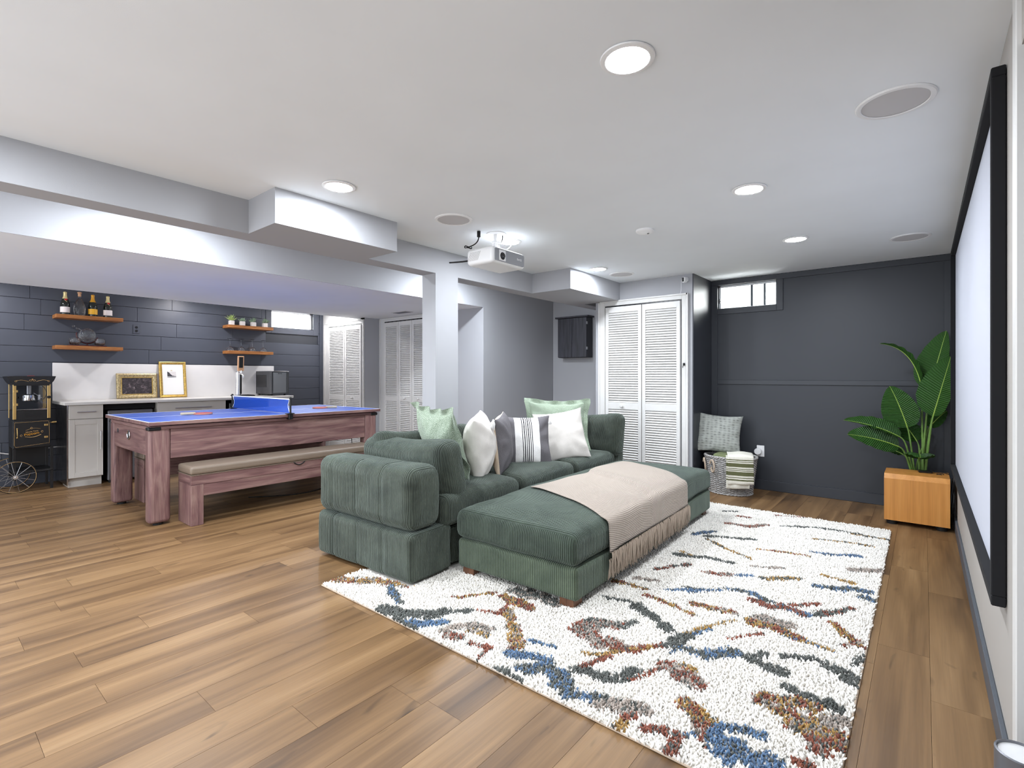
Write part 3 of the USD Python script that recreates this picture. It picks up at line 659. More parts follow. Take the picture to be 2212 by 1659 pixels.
obj("side_panel", bx(.02, .62, -.006, .004, .03, ZC - .034), "galvanised", c1, label="shiny grey metal side panel")
cabinet("base_cabinet", "greige cabinet of wide drawers under the gold frames", 1.954, 2.731, False)
t = thing("base_cabinet", "white end cabinet at the far end of the bar", "cabinet", (XS, 3.29, 0))
obj("body", bx(.002, .61, .0, .30, .1, ZC - .032), "cabinet_greige", t)
obj("toe_kick", bx(.3, .56, .01, .29, 0, .10), "cabinet_greige", t)
obj("door", join(bx(.61, .63, .005, .06, .105, .89, .002), bx(.61, .63, .24, .295, .105, .89, .002), bx(.61, .63, .06, .24, .105, .16), bx(.61, .63, .06, .24, .835, .89), bx(.61, .624, .06, .24, .16, .835)), "cabinet_greige", t)
t = thing("worktop", "long white bar worktop", "worktop", (XS, 1.105, ZC - .032))
obj("slab", bx(.001, .672, 0, 2.52, 0, .032, .003), "counter_white", t)
t = thing("splashback", "white stone splashback behind the bar", "splashback", (XS, 1.108, ZC))
obj("panel", bx(.001, .014, 0, 2.54, 0, .436, .002), "stone_white", t)
# under-counter fridges
def fridge(name, label, y0, y1, ztop, mat, xf):
    t = thing(name, label, "fridge", (XS, y0, 0)); w = y1 - y0; d = xf - XS
    obj("body", bx(.06, d - .035, .01, w - .01, .03, ztop, .006), "appliance_black", t)
    obj("door", bx(d - .033, d, .01, w - .01, .03, ztop - .004, .008), mat, t)
    for yy in (.04, w - .04):
        obj("foot", cyl(.016, 0, .03, 12, d - .05, yy), "rubber_black", t)
    return t
f1 = fridge("mini_fridge", "silver mini fridge under the worktop beside the first cabinet", 1.478, 1.925, .825, "brushed_steel", -7.13)
f2 = fridge("kegerator", "black beer fridge under the worktop by the end cabinet", 2.76, 3.27, .86, "appliance_black", -7.12)
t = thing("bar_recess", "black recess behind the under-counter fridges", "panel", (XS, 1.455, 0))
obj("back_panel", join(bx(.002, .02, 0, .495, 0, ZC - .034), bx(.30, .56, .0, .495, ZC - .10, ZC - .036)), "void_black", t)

# floating shelves
def shelf(label, y0, y1, z1):
    return solo("floating_shelf", bx(XS + .0005, -7.535, y0, y1, z1 - .042, z1, .002), "shelf_wood", label, "shelf", group="floating wooden shelves")
ZA, ZB_, ZD, ZE = 1.916, 1.562, 1.938, 1.573
shelf("upper wooden shelf carrying the champagne bottles", 1.108, 1.722, ZA)
shelf("lower wooden shelf carrying the globe decanter", 1.106, 1.720, ZB_)
shelf("upper wooden shelf carrying the little potted plants", 2.92, 3.546, ZD)
shelf("lower wooden shelf carrying the upturned wine glasses", 2.92, 3.546, ZE)

def champagne(label, y, foil, lab, seal, h=.285):
    t = thing("champagne_bottle", label, "bottle", (-7.645, y, ZA)); k = h / .30
    prof = [(0, .004), (.03, 0), (.040, .003), (.043, .012), (.0435, .12), (.041, .15), (.030, .185), (.019, .215), (.0155, .235), (.0145, .262), (.0165, .266), (.0165, .276), (.014, .279), (0, .28)]
    obj("glass_body", lathe([(r, z * k) for r, z in prof], 28), "bottle_dark", t, smooth=45)
    fz = .196 if seal else .185
    fp = [(r + .0012, z * k) for r, z in prof if z >= fz]
    obj("foil", lathe([(.0265 if seal else .0305, fz * k)] + fp + [(.012, .284 * k), (0, .285 * k)], 24), foil, t, smooth=45)
    lb = lathe([(.0442, .030 * k), (.0442, .098 * k)], 40)
    keep = lb.triangles_center[:, 0] > -.012
    lb.update_faces(keep); lb.remove_unreferenced_vertices(); obj("label", lb, lab, t)
    if seal:
        s = lathe([(0, .004), (.012, .003), (.013, 0)], 18); s.apply_transform(trimesh.transformations.rotation_matrix(PI / 2, [0, 1, 0]))
        obj("seal", mv(s, .0265, .002, .187 * k, ry=-28), "seal_red", t)
        obj("ribbon", tube([((.0325 + .011 * i) * .92, -.012 + .0105 * i, (.183 - .0135 * i) * k) for i in range(3)], .0018, 5), "foil_cream", t)
    return t
champagne("champagne bottle with cream foil at the left end of the shelf", 1.203, "foil_cream", "label_white", True)
champagne("champagne bottle with amber foil and yellow label", 1.452, "foil_amber", "label_yellow", False, .28)
champagne("champagne bottle with cream foil beside the yellow-labelled one, right end", 1.594, "foil_cream", "label_white", True, .28)
t = thing("glass_decanter", "clear cut-glass bottle with a gold stopper between champagne bottles", "bottle", (-7.645, 1.331, ZA))
pr = [(0, .006), (.034, 0), (.048, .01), (.054, .05), (.056, .085), (.05, .125), (.036, .165), (.022, .195), (.014, .215), (.013, .235)]
gl = lathe(pr, 24); gl.vertices[:, :2] *= (1 + .09 * (meshkit.noise(gl.vertices * 70, 3) - .5))[:, None]
obj("glass_body", gl, "etched_glass", t)
obj("stopper", lathe([(0, .225), (.0155, .228), (.0155, .262), (.021, .266), (.021, .276), (.012, .282), (0, .283)], 20), "copper_tap", t, smooth=40)

# globe decanter set
t = thing("globe_decanter", "glass globe decanter on a dark red wooden cradle", "decanter", (-7.64, 1.40, ZB_))
obj("base", bx(-.05, .05, -.175, .175, 0, .012, .003), "mahogany", t)
gv = trimesh.creation.icosphere(4, .078)
land = meshkit.fbm(gv.vertices * 16, 3, 5)
gv.vertices *= (1 + .03 * (land > .5))[:, None]
obj("globe", mv(gv, 0, 0, .135), "etched_glass", t, smooth=True)
ring = [(.0, .098 * cos(a), .135 + .098 * sin(a)) for a in np.linspace(math.radians(165), math.radians(345), 30)]
obj("cradle", join(tube(ring, .007, 8), lathe([(.022, .012), (.009, .02), (.008, .032), (.014, .037)], 16)), "mahogany", t, smooth=40)
obj("neck", tube([(0, -.062, .185), (0, -.085, .203), (0, -.10, .214)], [.013, .012, .014], 12), "clear_glass", t, smooth=True)
obj("stopper", mv(trimesh.creation.icosphere(2, .013), 0, -.125, .232), "clear_glass", t, smooth=True)
for yy, lab in ((1.286, "etched whiskey glass left of the globe decanter"), (1.513, "etched whiskey glass right of the globe decanter")):
    t = thing("whiskey_glass", lab, "glass", (-7.63, yy, ZB_ + .0125), group="whiskey glasses")
    g = lathe([(0, .004), (.03, 0), (.046, .012), (.056, .04), (.054, .066), (.047, .082), (.044, .082), (.050, .064), (.052, .04), (.042, .016), (0, .012)], 28)
    g.vertices[:, :2] *= (1 + .03 * (meshkit.fbm(g.vertices * 40, 3, 2) > .5))[:, None]
    obj("bowl", g, "etched_glass", t, smooth=True)

# four little potted succulents
def succulent(label, y, lime, seed, h):
    t = thing("potted_succulent", label, "plant", (-7.63, y, ZD), group="little potted plants on the shelf"); r = random.Random(seed)
    obj("pot", join(bx(-.031, .031, -.031, .031, 0, .066, .004)), "pot_grey", t)
    obj("soil", bx(-.027, .027, -.027, .027, .066, .068), "soil", t)
    lv = []
    for i in range(46):
        a, e = r.uniform(0, 2 * PI), r.uniform(.25, 1.45)
        L = h * r.uniform(.6, 1.1); b = np.array([r.uniform(-.018, .018), r.uniform(-.018, .018), .066])
        d = np.array([cos(a) * cos(e), sin(a) * cos(e), sin(e)])
        w = .0032 if lime else .0075
        lv.append(tube([b, b + d * L * .5, b + d * L + (0, 0, .004)], [w * .7, w, w * .25], 5))
    obj("leaves", join(*lv), "succulent_lime" if lime else "succulent", t, smooth=True, kind="stuff")
succulent("little white pot of spiky lime green leaves, first on the shelf", 2.994, True, 1, .085)
succulent("little white pot of rounded grey-green leaves, second on the shelf", 3.141, False, 2, .052)
succulent("little white pot of loose grey-green leaves, third on the shelf", 3.294, False, 3, .06)
succulent("little white pot of pale spreading leaves, last on the shelf", 3.462, False, 4, .066)
# upturned wine glasses
wg = None
for yy, lab in ((2.974, "upturned wine glass at the left end of the shelf"), (3.126, "upturned wine glass, second from the left"), (3.28, "upturned wine glass, third from the left"), (3.437, "upturned wine glass at the right end of the shelf")):
    if wg is None:
        t = thing("wine_glass", lab, "glass", (-7.63, yy, ZE), group="upturned wine glasses"); wg = t
        obj("bowl", lathe([(.047, 0), (.050, .018), (.043, .04), (.024, .058), (.006, .066), (.004, .068), (.022, .055), (.0415, .039), (.0485, .018), (.0457, 0)], 28), "clear_glass", t, smooth=True)
        obj("stem", lathe([(0, .064), (.006, .066), (.0042, .085), (.0042, .155), (.007, .166), (0, .168)], 16), "clear_glass", t, smooth=True)
        obj("foot", lathe([(0, .166), (.012, .167), (.036, .172), (.036, .1745), (0, .1735)], 28), "clear_glass", t, smooth=40)
    else: dup(wg, (-7.63, yy, ZE), 0, lab)

# two gold frames leaning on the splashback
def picture(label, y0, y1, h, bar, mat, inner, lean):
    a = math.radians(lean); w = y1 - y0
    m = np.eye(4); m[:3, 0] = (0, 1, 0); m[:3, 1] = (-sin(a), 0, cos(a)); m[:3, 2] = (cos(a), 0, sin(a)); m[:3, 3] = (XS + .018 + h * sin(a) + .004, (y0 + y1) / 2, ZC + .001)
    t = thing("picture_frame", label, "picture", mat4=m)
    def side(L, vertical, sgn):
        b = bar
        prof = [(0, 0), (b, 0), (b, .012), (b * .8, .012), (b * .62, .02), (b * .3, .024), (b * .1, .02), (0, .012)]
        V = []; k = len(prof)
        for e in (-1, 1):
            for (p, z) in prof:
                V.append((e * (L / 2 - p), p, z))
        F = [[i, (i + 1) % k, k + (i + 1) % k, k + i] for i in range(k)]
        return tm(V, F)
    tp = side(w, 0, 1); parts = []
    tp1 = mv(tp, 0, 0, 0)
    tp2 = mv(mv(tp, rz=180), 0, h, 0)
    s1 = side(h, 0, 1); l1 = mv(mv(s1, rz=-90), -w / 2, h / 2, 0); l2 = mv(mv(s1, rz=90), w / 2, h / 2, 0)
    for s_ in (tp1, tp2, l1, l2): s_.fix_normals()
    for s_ in (tp1, tp2, l1, l2): obj("moulding", s_, mat, t, smooth=20)
    if inner == "art":
        obj("canvas", bx(-w / 2 + bar * .9, w / 2 - bar * .9, bar * .9, h - bar * .9, .004, .008), "painting_dark", t)
        obj("liner", join(bx(-w / 2 + bar * .95, w / 2 - bar * .95, bar * .95, bar * .95 + .009, .008, .013), bx(-w / 2 + bar * .95, w / 2 - bar * .95, h - bar * .95 - .009, h - bar * .95, .008, .013),
            bx(-w / 2 + bar * .95, -w / 2 + bar * .95 + .009, bar * .95, h - bar * .95, .008, .013), bx(w / 2 - bar * .95 - .009, w / 2 - bar * .95, bar * .95, h - bar * .95, .008, .013)), "gold_leaf", t)
    else:
        obj("mount", bx(-w / 2 + bar * .9, w / 2 - bar * .9, bar * .9, h - bar * .9, .004, .008), "mat_white", t)
        c = (-.012, h * .635)
        obj("print_sky", bx(c[0] - .05, c[0] + .05, c[1] - .038, c[1] + .042, .008, .0088), "pot_grey", t)
        hill = Polygon([(-.05, -.012), (-.05, .042), (-.03, .03), (-.012, .006), (.006, -.012), (.03, -.018), (.05, -.02), (.05, -.026), (-.05, -.024)])
        g = extr(hill, .0006); g.apply_translation([c[0], c[1], .0088]); obj("print_hill", g, "board_dark", t)
        g = extr(Polygon([(-.05, -.03), (.0, -.028), (.05, -.034), (.05, -.038), (-.05, -.038)]), .0006); g.apply_translation([c[0], c[1], .0088]); obj("print_shore", g, "plastic_grey", t)
        obj("print_crest", bx(c[0] - .012, c[0] + .008, c[1] + .048, c[1] + .062, .008, .0086), "bat_wood", t)
    return t
picture("wide antique gold frame with a dark landscape painting", 1.690, 2.115, .315, .05, "old_gold", "art", 6)
picture("tall bright gold frame with a small landscape print in a white mount", 2.135, 2.445, .475, .036, "gold_leaf", "print", 8)

# beer tap tower
t = thing("beer_tap", "steel beer tap tower with a copper coloured handle on a black tray", "beer tap", (-7.50, 3.03, ZC))
obj("tray", join(bx(-.11, .11, -.06, .19, 0, .012, .004), *[bx(-.10, .10, -.045 + i * .03, -.035 + i * .03, .012, .016) for i in range(8)]), "rubber_black", t)
obj("column", lathe([(.05, .012), (.05, .02), (.036, .026), (.036, .335), (.030, .345), (0, .347)], 28), "chrome", t, smooth=40)
obj("collar_strip", bx(.02, .034, .024, .036, .03, .31), "rubber_black", t)
obj("faucet", join(tube([(.03, .0, .315), (.07, .012, .318), (.10, .02, .30), (.115, .028, .262)], [.013, .015, .012, .008], 10), lathe([(0, .32), (.015, .325), (.012, .36), (0, .362)], 14, .075, .012)), "chrome", t, smooth=40)
hd = join(bx(-.012, .012, -.042, .042, .355, .565, .006))
obj("handle", mv(hd, .05, .005, 0, ry=3), "copper_tap", t)
obj("handle_face", mv(bx(.0125, .0145, -.026, .026, .40, .55, .001), .05, .005, 0, ry=3), "plastic_black", t, label="black inset face of the tap handle")

# countertop wine cooler
t = thing("wine_cooler", "dark grey countertop wine cooler with a reflective glass door", "wine cooler", (-7.73, 3.375, ZC))
obj("body", bx(0, .46, 0, .255, .02, .355, .006), "cooler_grey", t)
obj("door_frame", join(bx(.463, .50, .0, .024, .022, .352, .003), bx(.463, .50, .231, .255, .022, .352, .003), bx(.463, .50, .024, .231, .022, .04), bx(.463, .50, .024, .231, .334, .352)), "cooler_grey", t)
obj("door_glass", bx(.478, .484, .024, .231, .04, .334), "cooler_pane", t)
obj("interior", bx(.461, .463, .02, .235, .035, .34), "void_black", t)
obj("side_handle", bx(.03, .34, -.004, .0, .12, .30, .001), "appliance_black", t)
obj("buttons", join(*[mv(lathe([(0, .003), (.006, .003), (.006, 0)], 12).apply_transform(trimesh.transformations.rotation_matrix(PI / 2, [0, 1, 0])), .485, .11 + i * .02, .318) for i in range(3)]), "plastic_black", t, kind="stuff")
for xx in (.05, .43):
    for yy in (.03, .225): obj("foot", cyl(.014, 0, .021, 10, xx, yy), "rubber_black", t)

# ------------------------------------------------------------------ popcorn cart (its long side faces +x)
t = thing("popcorn_cart", "black and gold popcorn cart with a spoked wheel", "popcorn machine", (-7.30, .885, 0))
PW, PD = .145, .34
obj("cabinet", bx(-PD, 0, -PW, PW, .455, .745, .004), "black_paint", t)
obj("kettle_base", bx(-PD + .01, -.008, -PW + .004, PW - .004, .745, .855, .004), "black_paint", t)
obj("base_vent", join(*[bx(-.008, -.005, -.06, .07, .785 + i * .014, .789 + i * .014) for i in range(3)]), "plastic_black", t, kind="stuff")
obj("interior_back", bx(-PD + .012, -PD + .02, -PW + .02, PW - .02, .86, 1.12), "board_dark", t)
for sy in (-1, 1):
    for xx in (-.018, -PD + .002):
        a = sy * (PW - .012)
        obj("brass_post", bx(xx, xx + .016, a - .013, a + .013, .76, 1.125, .002), "brass", t)
for b in ((-.009, -.005, -PW + .026, PW - .026), (-PD + .004, -PD + .008, -PW + .026, PW - .026)):
    obj("glass_pane", bx(b[0], b[1], b[2], b[3], .862, 1.115), "case_pane", t)
for a in (-PW + .002, PW - .006):
    obj("glass_pane", bx(-PD + .02, -.02, a, a + .004, .862, 1.115), "case_pane", t)
obj("sill_strip", bx(-.008, -.002, -PW + .026, PW - .026, .856, .864), "chrome", t)
roof = Polygon([(-.19, 1.208), (-.185, 1.19), (-.172, 1.16), (-.155, 1.135), (-.14, 1.122), (.135, 1.122), (.15, 1.135), (.168, 1.16), (.18, 1.19), (.186, 1.212), (.13, 1.214), (-.13, 1.214)])
obj("canopy", plate_yz(roof, -PD - .02, .02), "black_paint", t, label="flared black canopy with gold scrollwork")
obj("canopy_lip", bx(-PD, .006, -.14, .135, 1.112, 1.122), "black_paint", t)
scr = []
for s in (-1, 1):
    scr.append(tube([(.022, s * (.03 + .10 * u), 1.158 + .010 * sin(u * PI * 1.15 - .3) + .006 * u) for u in np.linspace(0, 1, 16)], .0018, 5))
    scr.append(tube([(.022, s * (.126 + .008 * cos(a)), 1.160 + .008 * sin(a)) for a in np.linspace(1.6, 7, 14)], .0016, 5))
    scr.append(tube([(.022, s * (.014 + .010 * cos(a)), 1.167 + .007 * sin(a)) for a in np.linspace(0, 6.28, 12)], .0018, 5))
scr.append(mv(trimesh.creation.icosphere(1, .006), .022, 0, 1.178))
obj("scrollwork", join(*scr), "gold_print", t, kind="stuff", label="gold painted scrolls")
obj("top_label", bx(-.16, -.10, -.02, .03, 1.214, 1.217), "paper_red", t)
# kettle and hanger
obj("kettle", lathe([(0, .945), (.052, .945), (.056, .955), (.056, 1.008), (.05, 1.015), (0, 1.016)], 24, -.17, -.005), "chrome", t, smooth=40)
obj("kettle_lid", join(mv(bx(-.05, .05, -.045, .045, 0, .004), -.17, .06, 1.0, rx=-40), bx(-.2, -.14, .062, .082, .955, 1.01)), "chrome", t)
obj("hanger", join(bx(-.185, -.155, -.022, .012, 1.016, 1.115, .003), tube([(-.17, -.06, .99), (-.17, -.09, .985)], .007, 8)), "galvanised", t)
obj("crank_knob", mv(trimesh.creation.icosphere(2, .012), -.12, -.095, .985), "plastic_black", t, smooth=True)
obj("kettle_cable", tube(bez((-.1, .085, 1.115), (-.06, .14, 1.06), (-.06, .14, .95), (-.1, .03, .93), n=18), .003, 6), "rubber_black", t)
kn = lathe([(0, .018), (.014, .016), (.016, .0)], 18); kn.apply_transform(trimesh.transformations.rotation_matrix(PI / 2, [0, 1, 0]))
obj("door_knob", mv(kn, 0, PW - .013, .987), "plastic_black", t, smooth=40)
for zz in (1.055, .915):
    obj("hinge", join(bx(-.001, .003, -PW + .003, -PW + .037, zz - .012, zz + .012, .001), *[mv(trimesh.creation.icosphere(1, .0035), .003, yy, zz + dz) for yy in (-PW + .009, -PW + .031) for dz in (-.007, .007)]), "brass", t)
# printed door with gold outline and lettering
ol = tube([(.002, -PW + .012, .725), (.002, PW - .02, .732), (.002, PW - .012, .716), (.002, PW - .010, .495), (.002, -PW + .02, .470), (.002, -PW + .01, .49)], .0016, 4, True)
obj("door_outline", ol, "gold_print", t)
TR = np.array([[0, 0, 1, 0], [1, 0, 0, 0], [0, 1, 0, 0], [0, 0, 0, 1.0]])
def letters(s, h, y, z, bold=False, rot=7.5):
    m = meshkit.text_mesh(s, h, .0012, bold); w = m.bounds[1][0] - m.bounds[0][0]
    m.apply_translation([-(m.bounds[0][0] + w / 2), 0, 0]); m.apply_transform(trimesh.transformations.rotation_matrix(math.radians(rot), [0, 0, 1]))
    m.apply_transform(TR); m.apply_translation([.0008, y, z]); return m
obj("lettering", join(letters("Movie Time", .013, .0, .620, True)), "gold_print", t)
obj("lettering", join(letters("Popcorn", .022, -.002, .592, True)), "foil_amber", t)
fl_ = [tube([(.0016, -.05 + .115 * u, .640 + .014 * sin(PI * u) + .012 * u) for u in np.linspace(0, 1, 14)], .0014, 4), tube([(.0016, -.055 + .125 * u, .575 - .016 * sin(PI * u) + .016 * u) for u in np.linspace(0, 1, 14)], .003, 4)]
for yy, zz in ((-.083, .588), (.078, .62), (-.005, .662)): fl_.append(tube([(.0016, yy + .008 * cos(a), zz + .009 * sin(a)) for a in np.linspace(0, 5.5, 12)], .0022, 4))
obj("ornament", join(*fl_), "gold_print", t, kind="stuff")
obj("door_handle", join(tube([(.012, -PW + .03, .655), (.015, -PW + .031, .61), (.012, -PW + .032, .575)], .0035, 8), *[mv(trimesh.creation.icosphere(2, .0075), .004, -PW + .031, zz) for zz in (.661, .569)]), "brass", t, smooth=True)
for zz in (.69, .56):
    obj("hinge", join(bx(0, .003, PW - .05, PW - .02, zz - .01, zz + .01, .001), *[mv(trimesh.creation.icosphere(1, .0035), .003, yy, zz + dz) for yy in (PW - .044, PW - .026) for dz in (-.006, .006)]), "brass", t)
obj("push_handle", join(tube([(-.02, PW, .712), (-.02, PW + .018, .712)], .006, 8), tube([(-.02, PW + .012, .712), (-.02, PW + .022, .713), (-.02, PW + .05, .716)], [.007, .011, .010], 10)), "brass", t, smooth=True)
# cart frame, wheel, legs
for yy in (-PW + .012, PW + .012):
    for xx in (-.025, -PD + .02):
        obj("leg", bx(xx - .012, xx + .012, yy - .012, yy + .012, .0 if yy > 0 else .12, .455, .002), "black_paint", t)
obj("lower_shelf", bx(-PD, 0, -PW, PW + .02, .20, .215, .003), "black_paint", t)
obj("side_panel", bx(-PD + .02, -PD + .03, -PW, PW, .22, .455), "black_paint", t)
obj("stay", tube([(.0, -.10, .185), (.0, .15, .205)], .005, 6), "black_paint", t)
obj("axle", tube([(-PD - .02, -.13, .162), (.03, -.13, .162)], .008, 8), "black_paint", t)
for xx, lab in ((.022, "gold-edged spoked wheel"), (-PD - .02, None)):
    wm = [tube([(xx + .004, -.13 + .162 * cos(a), .163 + .162 * sin(a)) for a in np.linspace(0, 2 * PI, 41)[:-1]], .0055, 8, True)]
    w_ = obj("wheel", join(*wm), "black_paint", t, smooth=True, label=lab)
    obj("gold_line", tube([(xx + .0085, -.13 + .1585 * cos(a), .163 + .1585 * sin(a)) for a in np.linspace(0, 2 * PI, 41)[:-1]], .0022, 5, True), "gold_print", w_)
    obj("hub", join(mv(cyl(.02, -.012, .012, 16), 0, 0, 0).apply_transform(trimesh.transformations.rotation_matrix(PI / 2, [0, 1, 0])).apply_translation([xx + .004, -.13, .163]), mv(trimesh.creation.icosphere(2, .009), xx + .017, -.13, .163)), "chrome", w_, smooth=40)
    for i in range(12):
        a = i * PI / 6 + .2
        obj("spoke", tube([(xx + .006, -.13 + .018 * cos(a), .163 + .018 * sin(a)), (xx + .004, -.13 + .158 * cos(a), .163 + .158 * sin(a))], .0022, 5), "steel", w_)
solo("wall_cable", tube([(XS + .03, .40 + .85 * u, .42 - .03 * u - .035 * sin(PI * u) + .02 * sin(3 * PI * u)) for u in np.linspace(0, 1, 24)], .007, 6), "pot_grey", "white cable running along the wall behind the popcorn cart", "cable", smooth=True)

# ------------------------------------------------------------------ games table with table-tennis top
TX0, TX1, TY0, TY1 = -5.965, -4.792, 1.260, 3.425
t = thing("games_table", "mauve oak dining games table with blunt square legs", "table", ((TX0 + TX1) / 2, (TY0 + TY1) / 2, 0))
TC = (TX0 + TX1) / 2, (TY0 + TY1) / 2
def T(m): return mv(m, -TC[0], -TC[1], 0)
LX, LY = .115, .155
for xx in (TX0, TX1 - LX):
    for yy in (TY0, TY1 - LY):
        m = rbox(LX, LY, .80, .03, 3, 2); m = mv(m, xx + LX / 2, yy + LY / 2, .018 + .40)
        L_ = obj("leg", T(m), "mauve_z", t, smooth=30)
        obj("foot", T(cyl(.035, 0, .02, 16, xx + LX / 2, yy + LY / 2)), "rubber_black", L_)
obj("long_apron", T(bx(TX1 - .03, TX1 - .008, TY0 + LY - .002, TY1 - LY + .002, .535, .785, .004)), "mauve_y", t)
obj("long_apron", T(bx(TX0 + .008, TX0 + .03, TY0 + LY - .002, TY1 - LY + .002, .535, .785, .004)), "mauve_y", t)
for yy in (TY0 + .008, TY1 - .03):
    obj("end_apron", T(bx(TX0 + LX - .002, TX1 - LX + .002, yy, yy + .022, .565, .785, .004)), "mauve_x", t)
for xx in (TX0 - .004, TX1 - .05):
    obj("top_rail", T(bx(xx, xx + .054, TY0 + .005, TY1 - .005, .778, .8075, .004)), "mauve_y", t)
for yy in (TY0 - .004, TY1 - .05):
    obj("top_rail", T(bx(TX0 + .05, TX1 - .05, yy, yy + .054, .778, .8075, .004)), "mauve_x", t)
obj("bed", T(bx(TX0 + .03, TX1 - .03, TY0 + .03, TY1 - .03, .70, .785)), "black_paint", t)
for xx in (TX0, TX1):
    for yy in (TY0, TY1):
        sx, sy = (1 if xx == TX0 else -1), (1 if yy == TY0 else -1)
        obj("corner_cap", T(join(bx(xx - sx * .008, xx + sx * .02, yy - sy * .006, yy + sy * .085, .772, .802, .006), bx(xx - sx * .006, xx + sx * .06, yy - sy * .008, yy + sy * .02, .772, .802, .006))), "plastic_black", t)
rg = lathe([(.028, -.01), (.04, .0), (.042, .004), (.036, .007), (.030, .003)], 28); rg.apply_transform(trimesh.transformations.rotation_matrix(PI / 2, [1, 0, 0]))
obj("goal_ring", T(mv(rg, -5.37, TY0 + .006, .70)), "chrome", t, smooth=40)
dk = lathe([(0, .0012), (.03, .0012), (.03, 0)], 24); dk.apply_transform(trimesh.transformations.rotation_matrix(PI / 2, [1, 0, 0]))
obj("goal_hole", T(mv(dk, -5.37, TY0 + .006, .70)), "void_black", t)
em = [(-5.72 + .018 * cos(a), TY0 + .006, .715 + .018 * sin(a)) for a in np.linspace(0, 2 * PI, 16)]
obj("emblem", T(join(tube(em, .002, 5), tube([(-5.73, TY0 + .006, .72), (-5.72, TY0 + .006, .705), (-5.712, TY0 + .006, .722)], .0018, 5))), "board_dark", t)
obj("hanging_cables", T(join(*[tube(bez((-5.2 + .05 * i, 2.55 + .1 * i, .70), (-5.25, 2.75 + .08 * i, .40 - .03 * i), (-5.3 + .03 * i, 3.05, .45), (-5.3, 3.22 + .04 * i, .62 + .02 * i), n=16), .004, 5) for i in range(3)],
   tube(bez((-5.15, 3.30, .72), (-5.15, 3.33, .50), (-5.15, 3.42, .44), (-5.16, 3.36, .60), n=14), .006, 5), tube([(-5.15, 3.33, .55), (-5.15, 3.34, .35), (-5.14, 3.36, .02)], .004, 5))), "rubber_black", t, kind="stuff", label="loops of black cable under the table")
# ping pong top
PX0, PX1, PY0, PY1, PZ = -6.085, -4.765, 1.25, 3.455, .843
t = thing("playing_board", "blue table-tennis top laid over the games table", "table top", ((PX0 + PX1) / 2, (PY0 + PY1) / 2, PZ - .03))
PC = (PX0 + PX1) / 2, (PY0 + PY1) / 2
hx, hy = (PX1 - PX0) / 2, (PY1 - PY0) / 2
for k, (a, b) in enumerate(((-hy, -.001), (.001, hy))):
    obj("panel", bx(-hx + .012, hx - .012, a + (.012 if k == 0 else 0), b - (.012 if k else 0), .006, .0295), "table_blue", t)
for b in ((-hx, -hx + .012, -hy, hy), (hx - .012, hx, -hy, hy), (-hx + .012, hx - .012, -hy, -hy + .012), (-hx + .012, hx - .012, hy - .012, hy)):
    obj("edge_band", bx(*b, .0, .029, .002), "mauve_y", t)
lw = .016
for b in ((-hx + .001, -hx + .001 + lw, -hy, hy), (hx - .001 - lw, hx - .001, -hy, hy), (-hx + lw, hx - lw, -hy + .001, -hy + .001 + lw), (-hx + lw, hx - lw, hy - .001 - lw, hy - .001), (-.005, .005, -hy + lw, hy - lw)):
    obj("white_line", bx(*b, .0292, .0303), "line_white", t)
obj("spacer", bx(-hx + .16, hx - .16, -hy + .05, hy - .05, -.006, .006), "rubber_black", t)
# net
NY = 2.402
t = thing("table_tennis_net", "blue table-tennis net with white bands on black clamp posts", "net", (PC[0], NY, PZ))
NH = .155
for s in (-1, 1):
    obj("post", join(tube([(s * (hx + .012), 0, -.03), (s * (hx + .012), 0, NH)], .009, 10), mv(trimesh.creation.icosphere(2, .0125), s * (hx + .012), 0, NH)), "plastic_black", t, smooth=True)
    obj("clamp", join(bx(s * (hx - .03), s * (hx + .03), -.035, .035, .0006, .010, .003), bx(s * (hx + .002), s * (hx + .026), -.02, .02, -.05, .01, .003), bx(s * (hx - .03), s * (hx + .02), -.02, .02, -.05, -.04, .003)), "plastic_black", t)
    obj("cord", tube([(s * hx, 0, NH - .01), (s * (hx - .035), 0, NH * .62), (s * (hx - .035), 0, NH * .4), (s * hx, 0, .018)], .003, 5), "net_white", t)
obj("mesh_panel", bx(-hx + .03, hx - .03, -.0006, .0006, .018, NH - .014), "net_blue", t)
obj("top_band", bx(-hx - .005, hx + .005, -.002, .002, NH - .016, NH - .004), "net_white", t)
obj("bottom_band", bx(-hx + .01, hx - .01, -.0015, .0015, .010, .020), "net_blue", t)
def bat(label, x, y, rz, handle):
    t = thing("table_tennis_bat", label, "bat", (x, y, PZ + .0008), rz)
    sh = Polygon([(.078 * cos(a), .082 * sin(a)) for a in np.linspace(0, 2 * PI, 36)])
    m1 = extr(sh, .006); m1.apply_translation([0, 0, .004]); obj("blade", m1, "bat_wood", t)
    for z in (.0, .010):
        m2 = extr(sh.buffer(-.002), .004); m2.apply_translation([0, 0, z]); obj("rubber_face", m2, "bat_red", t)
    obj("handle", join(bx(-.014, .014, -.185, -.06, .0, .024, .006), bx(-.012, .012, -.10, -.055, .003, .014)), "bat_wood", t)
bat("red table-tennis bat with pale handle at the near end of the blue table", -5.40, 1.86, -10, True)
bat("red table-tennis bat at the far end of the blue table", -5.35, 3.05, 150, True)

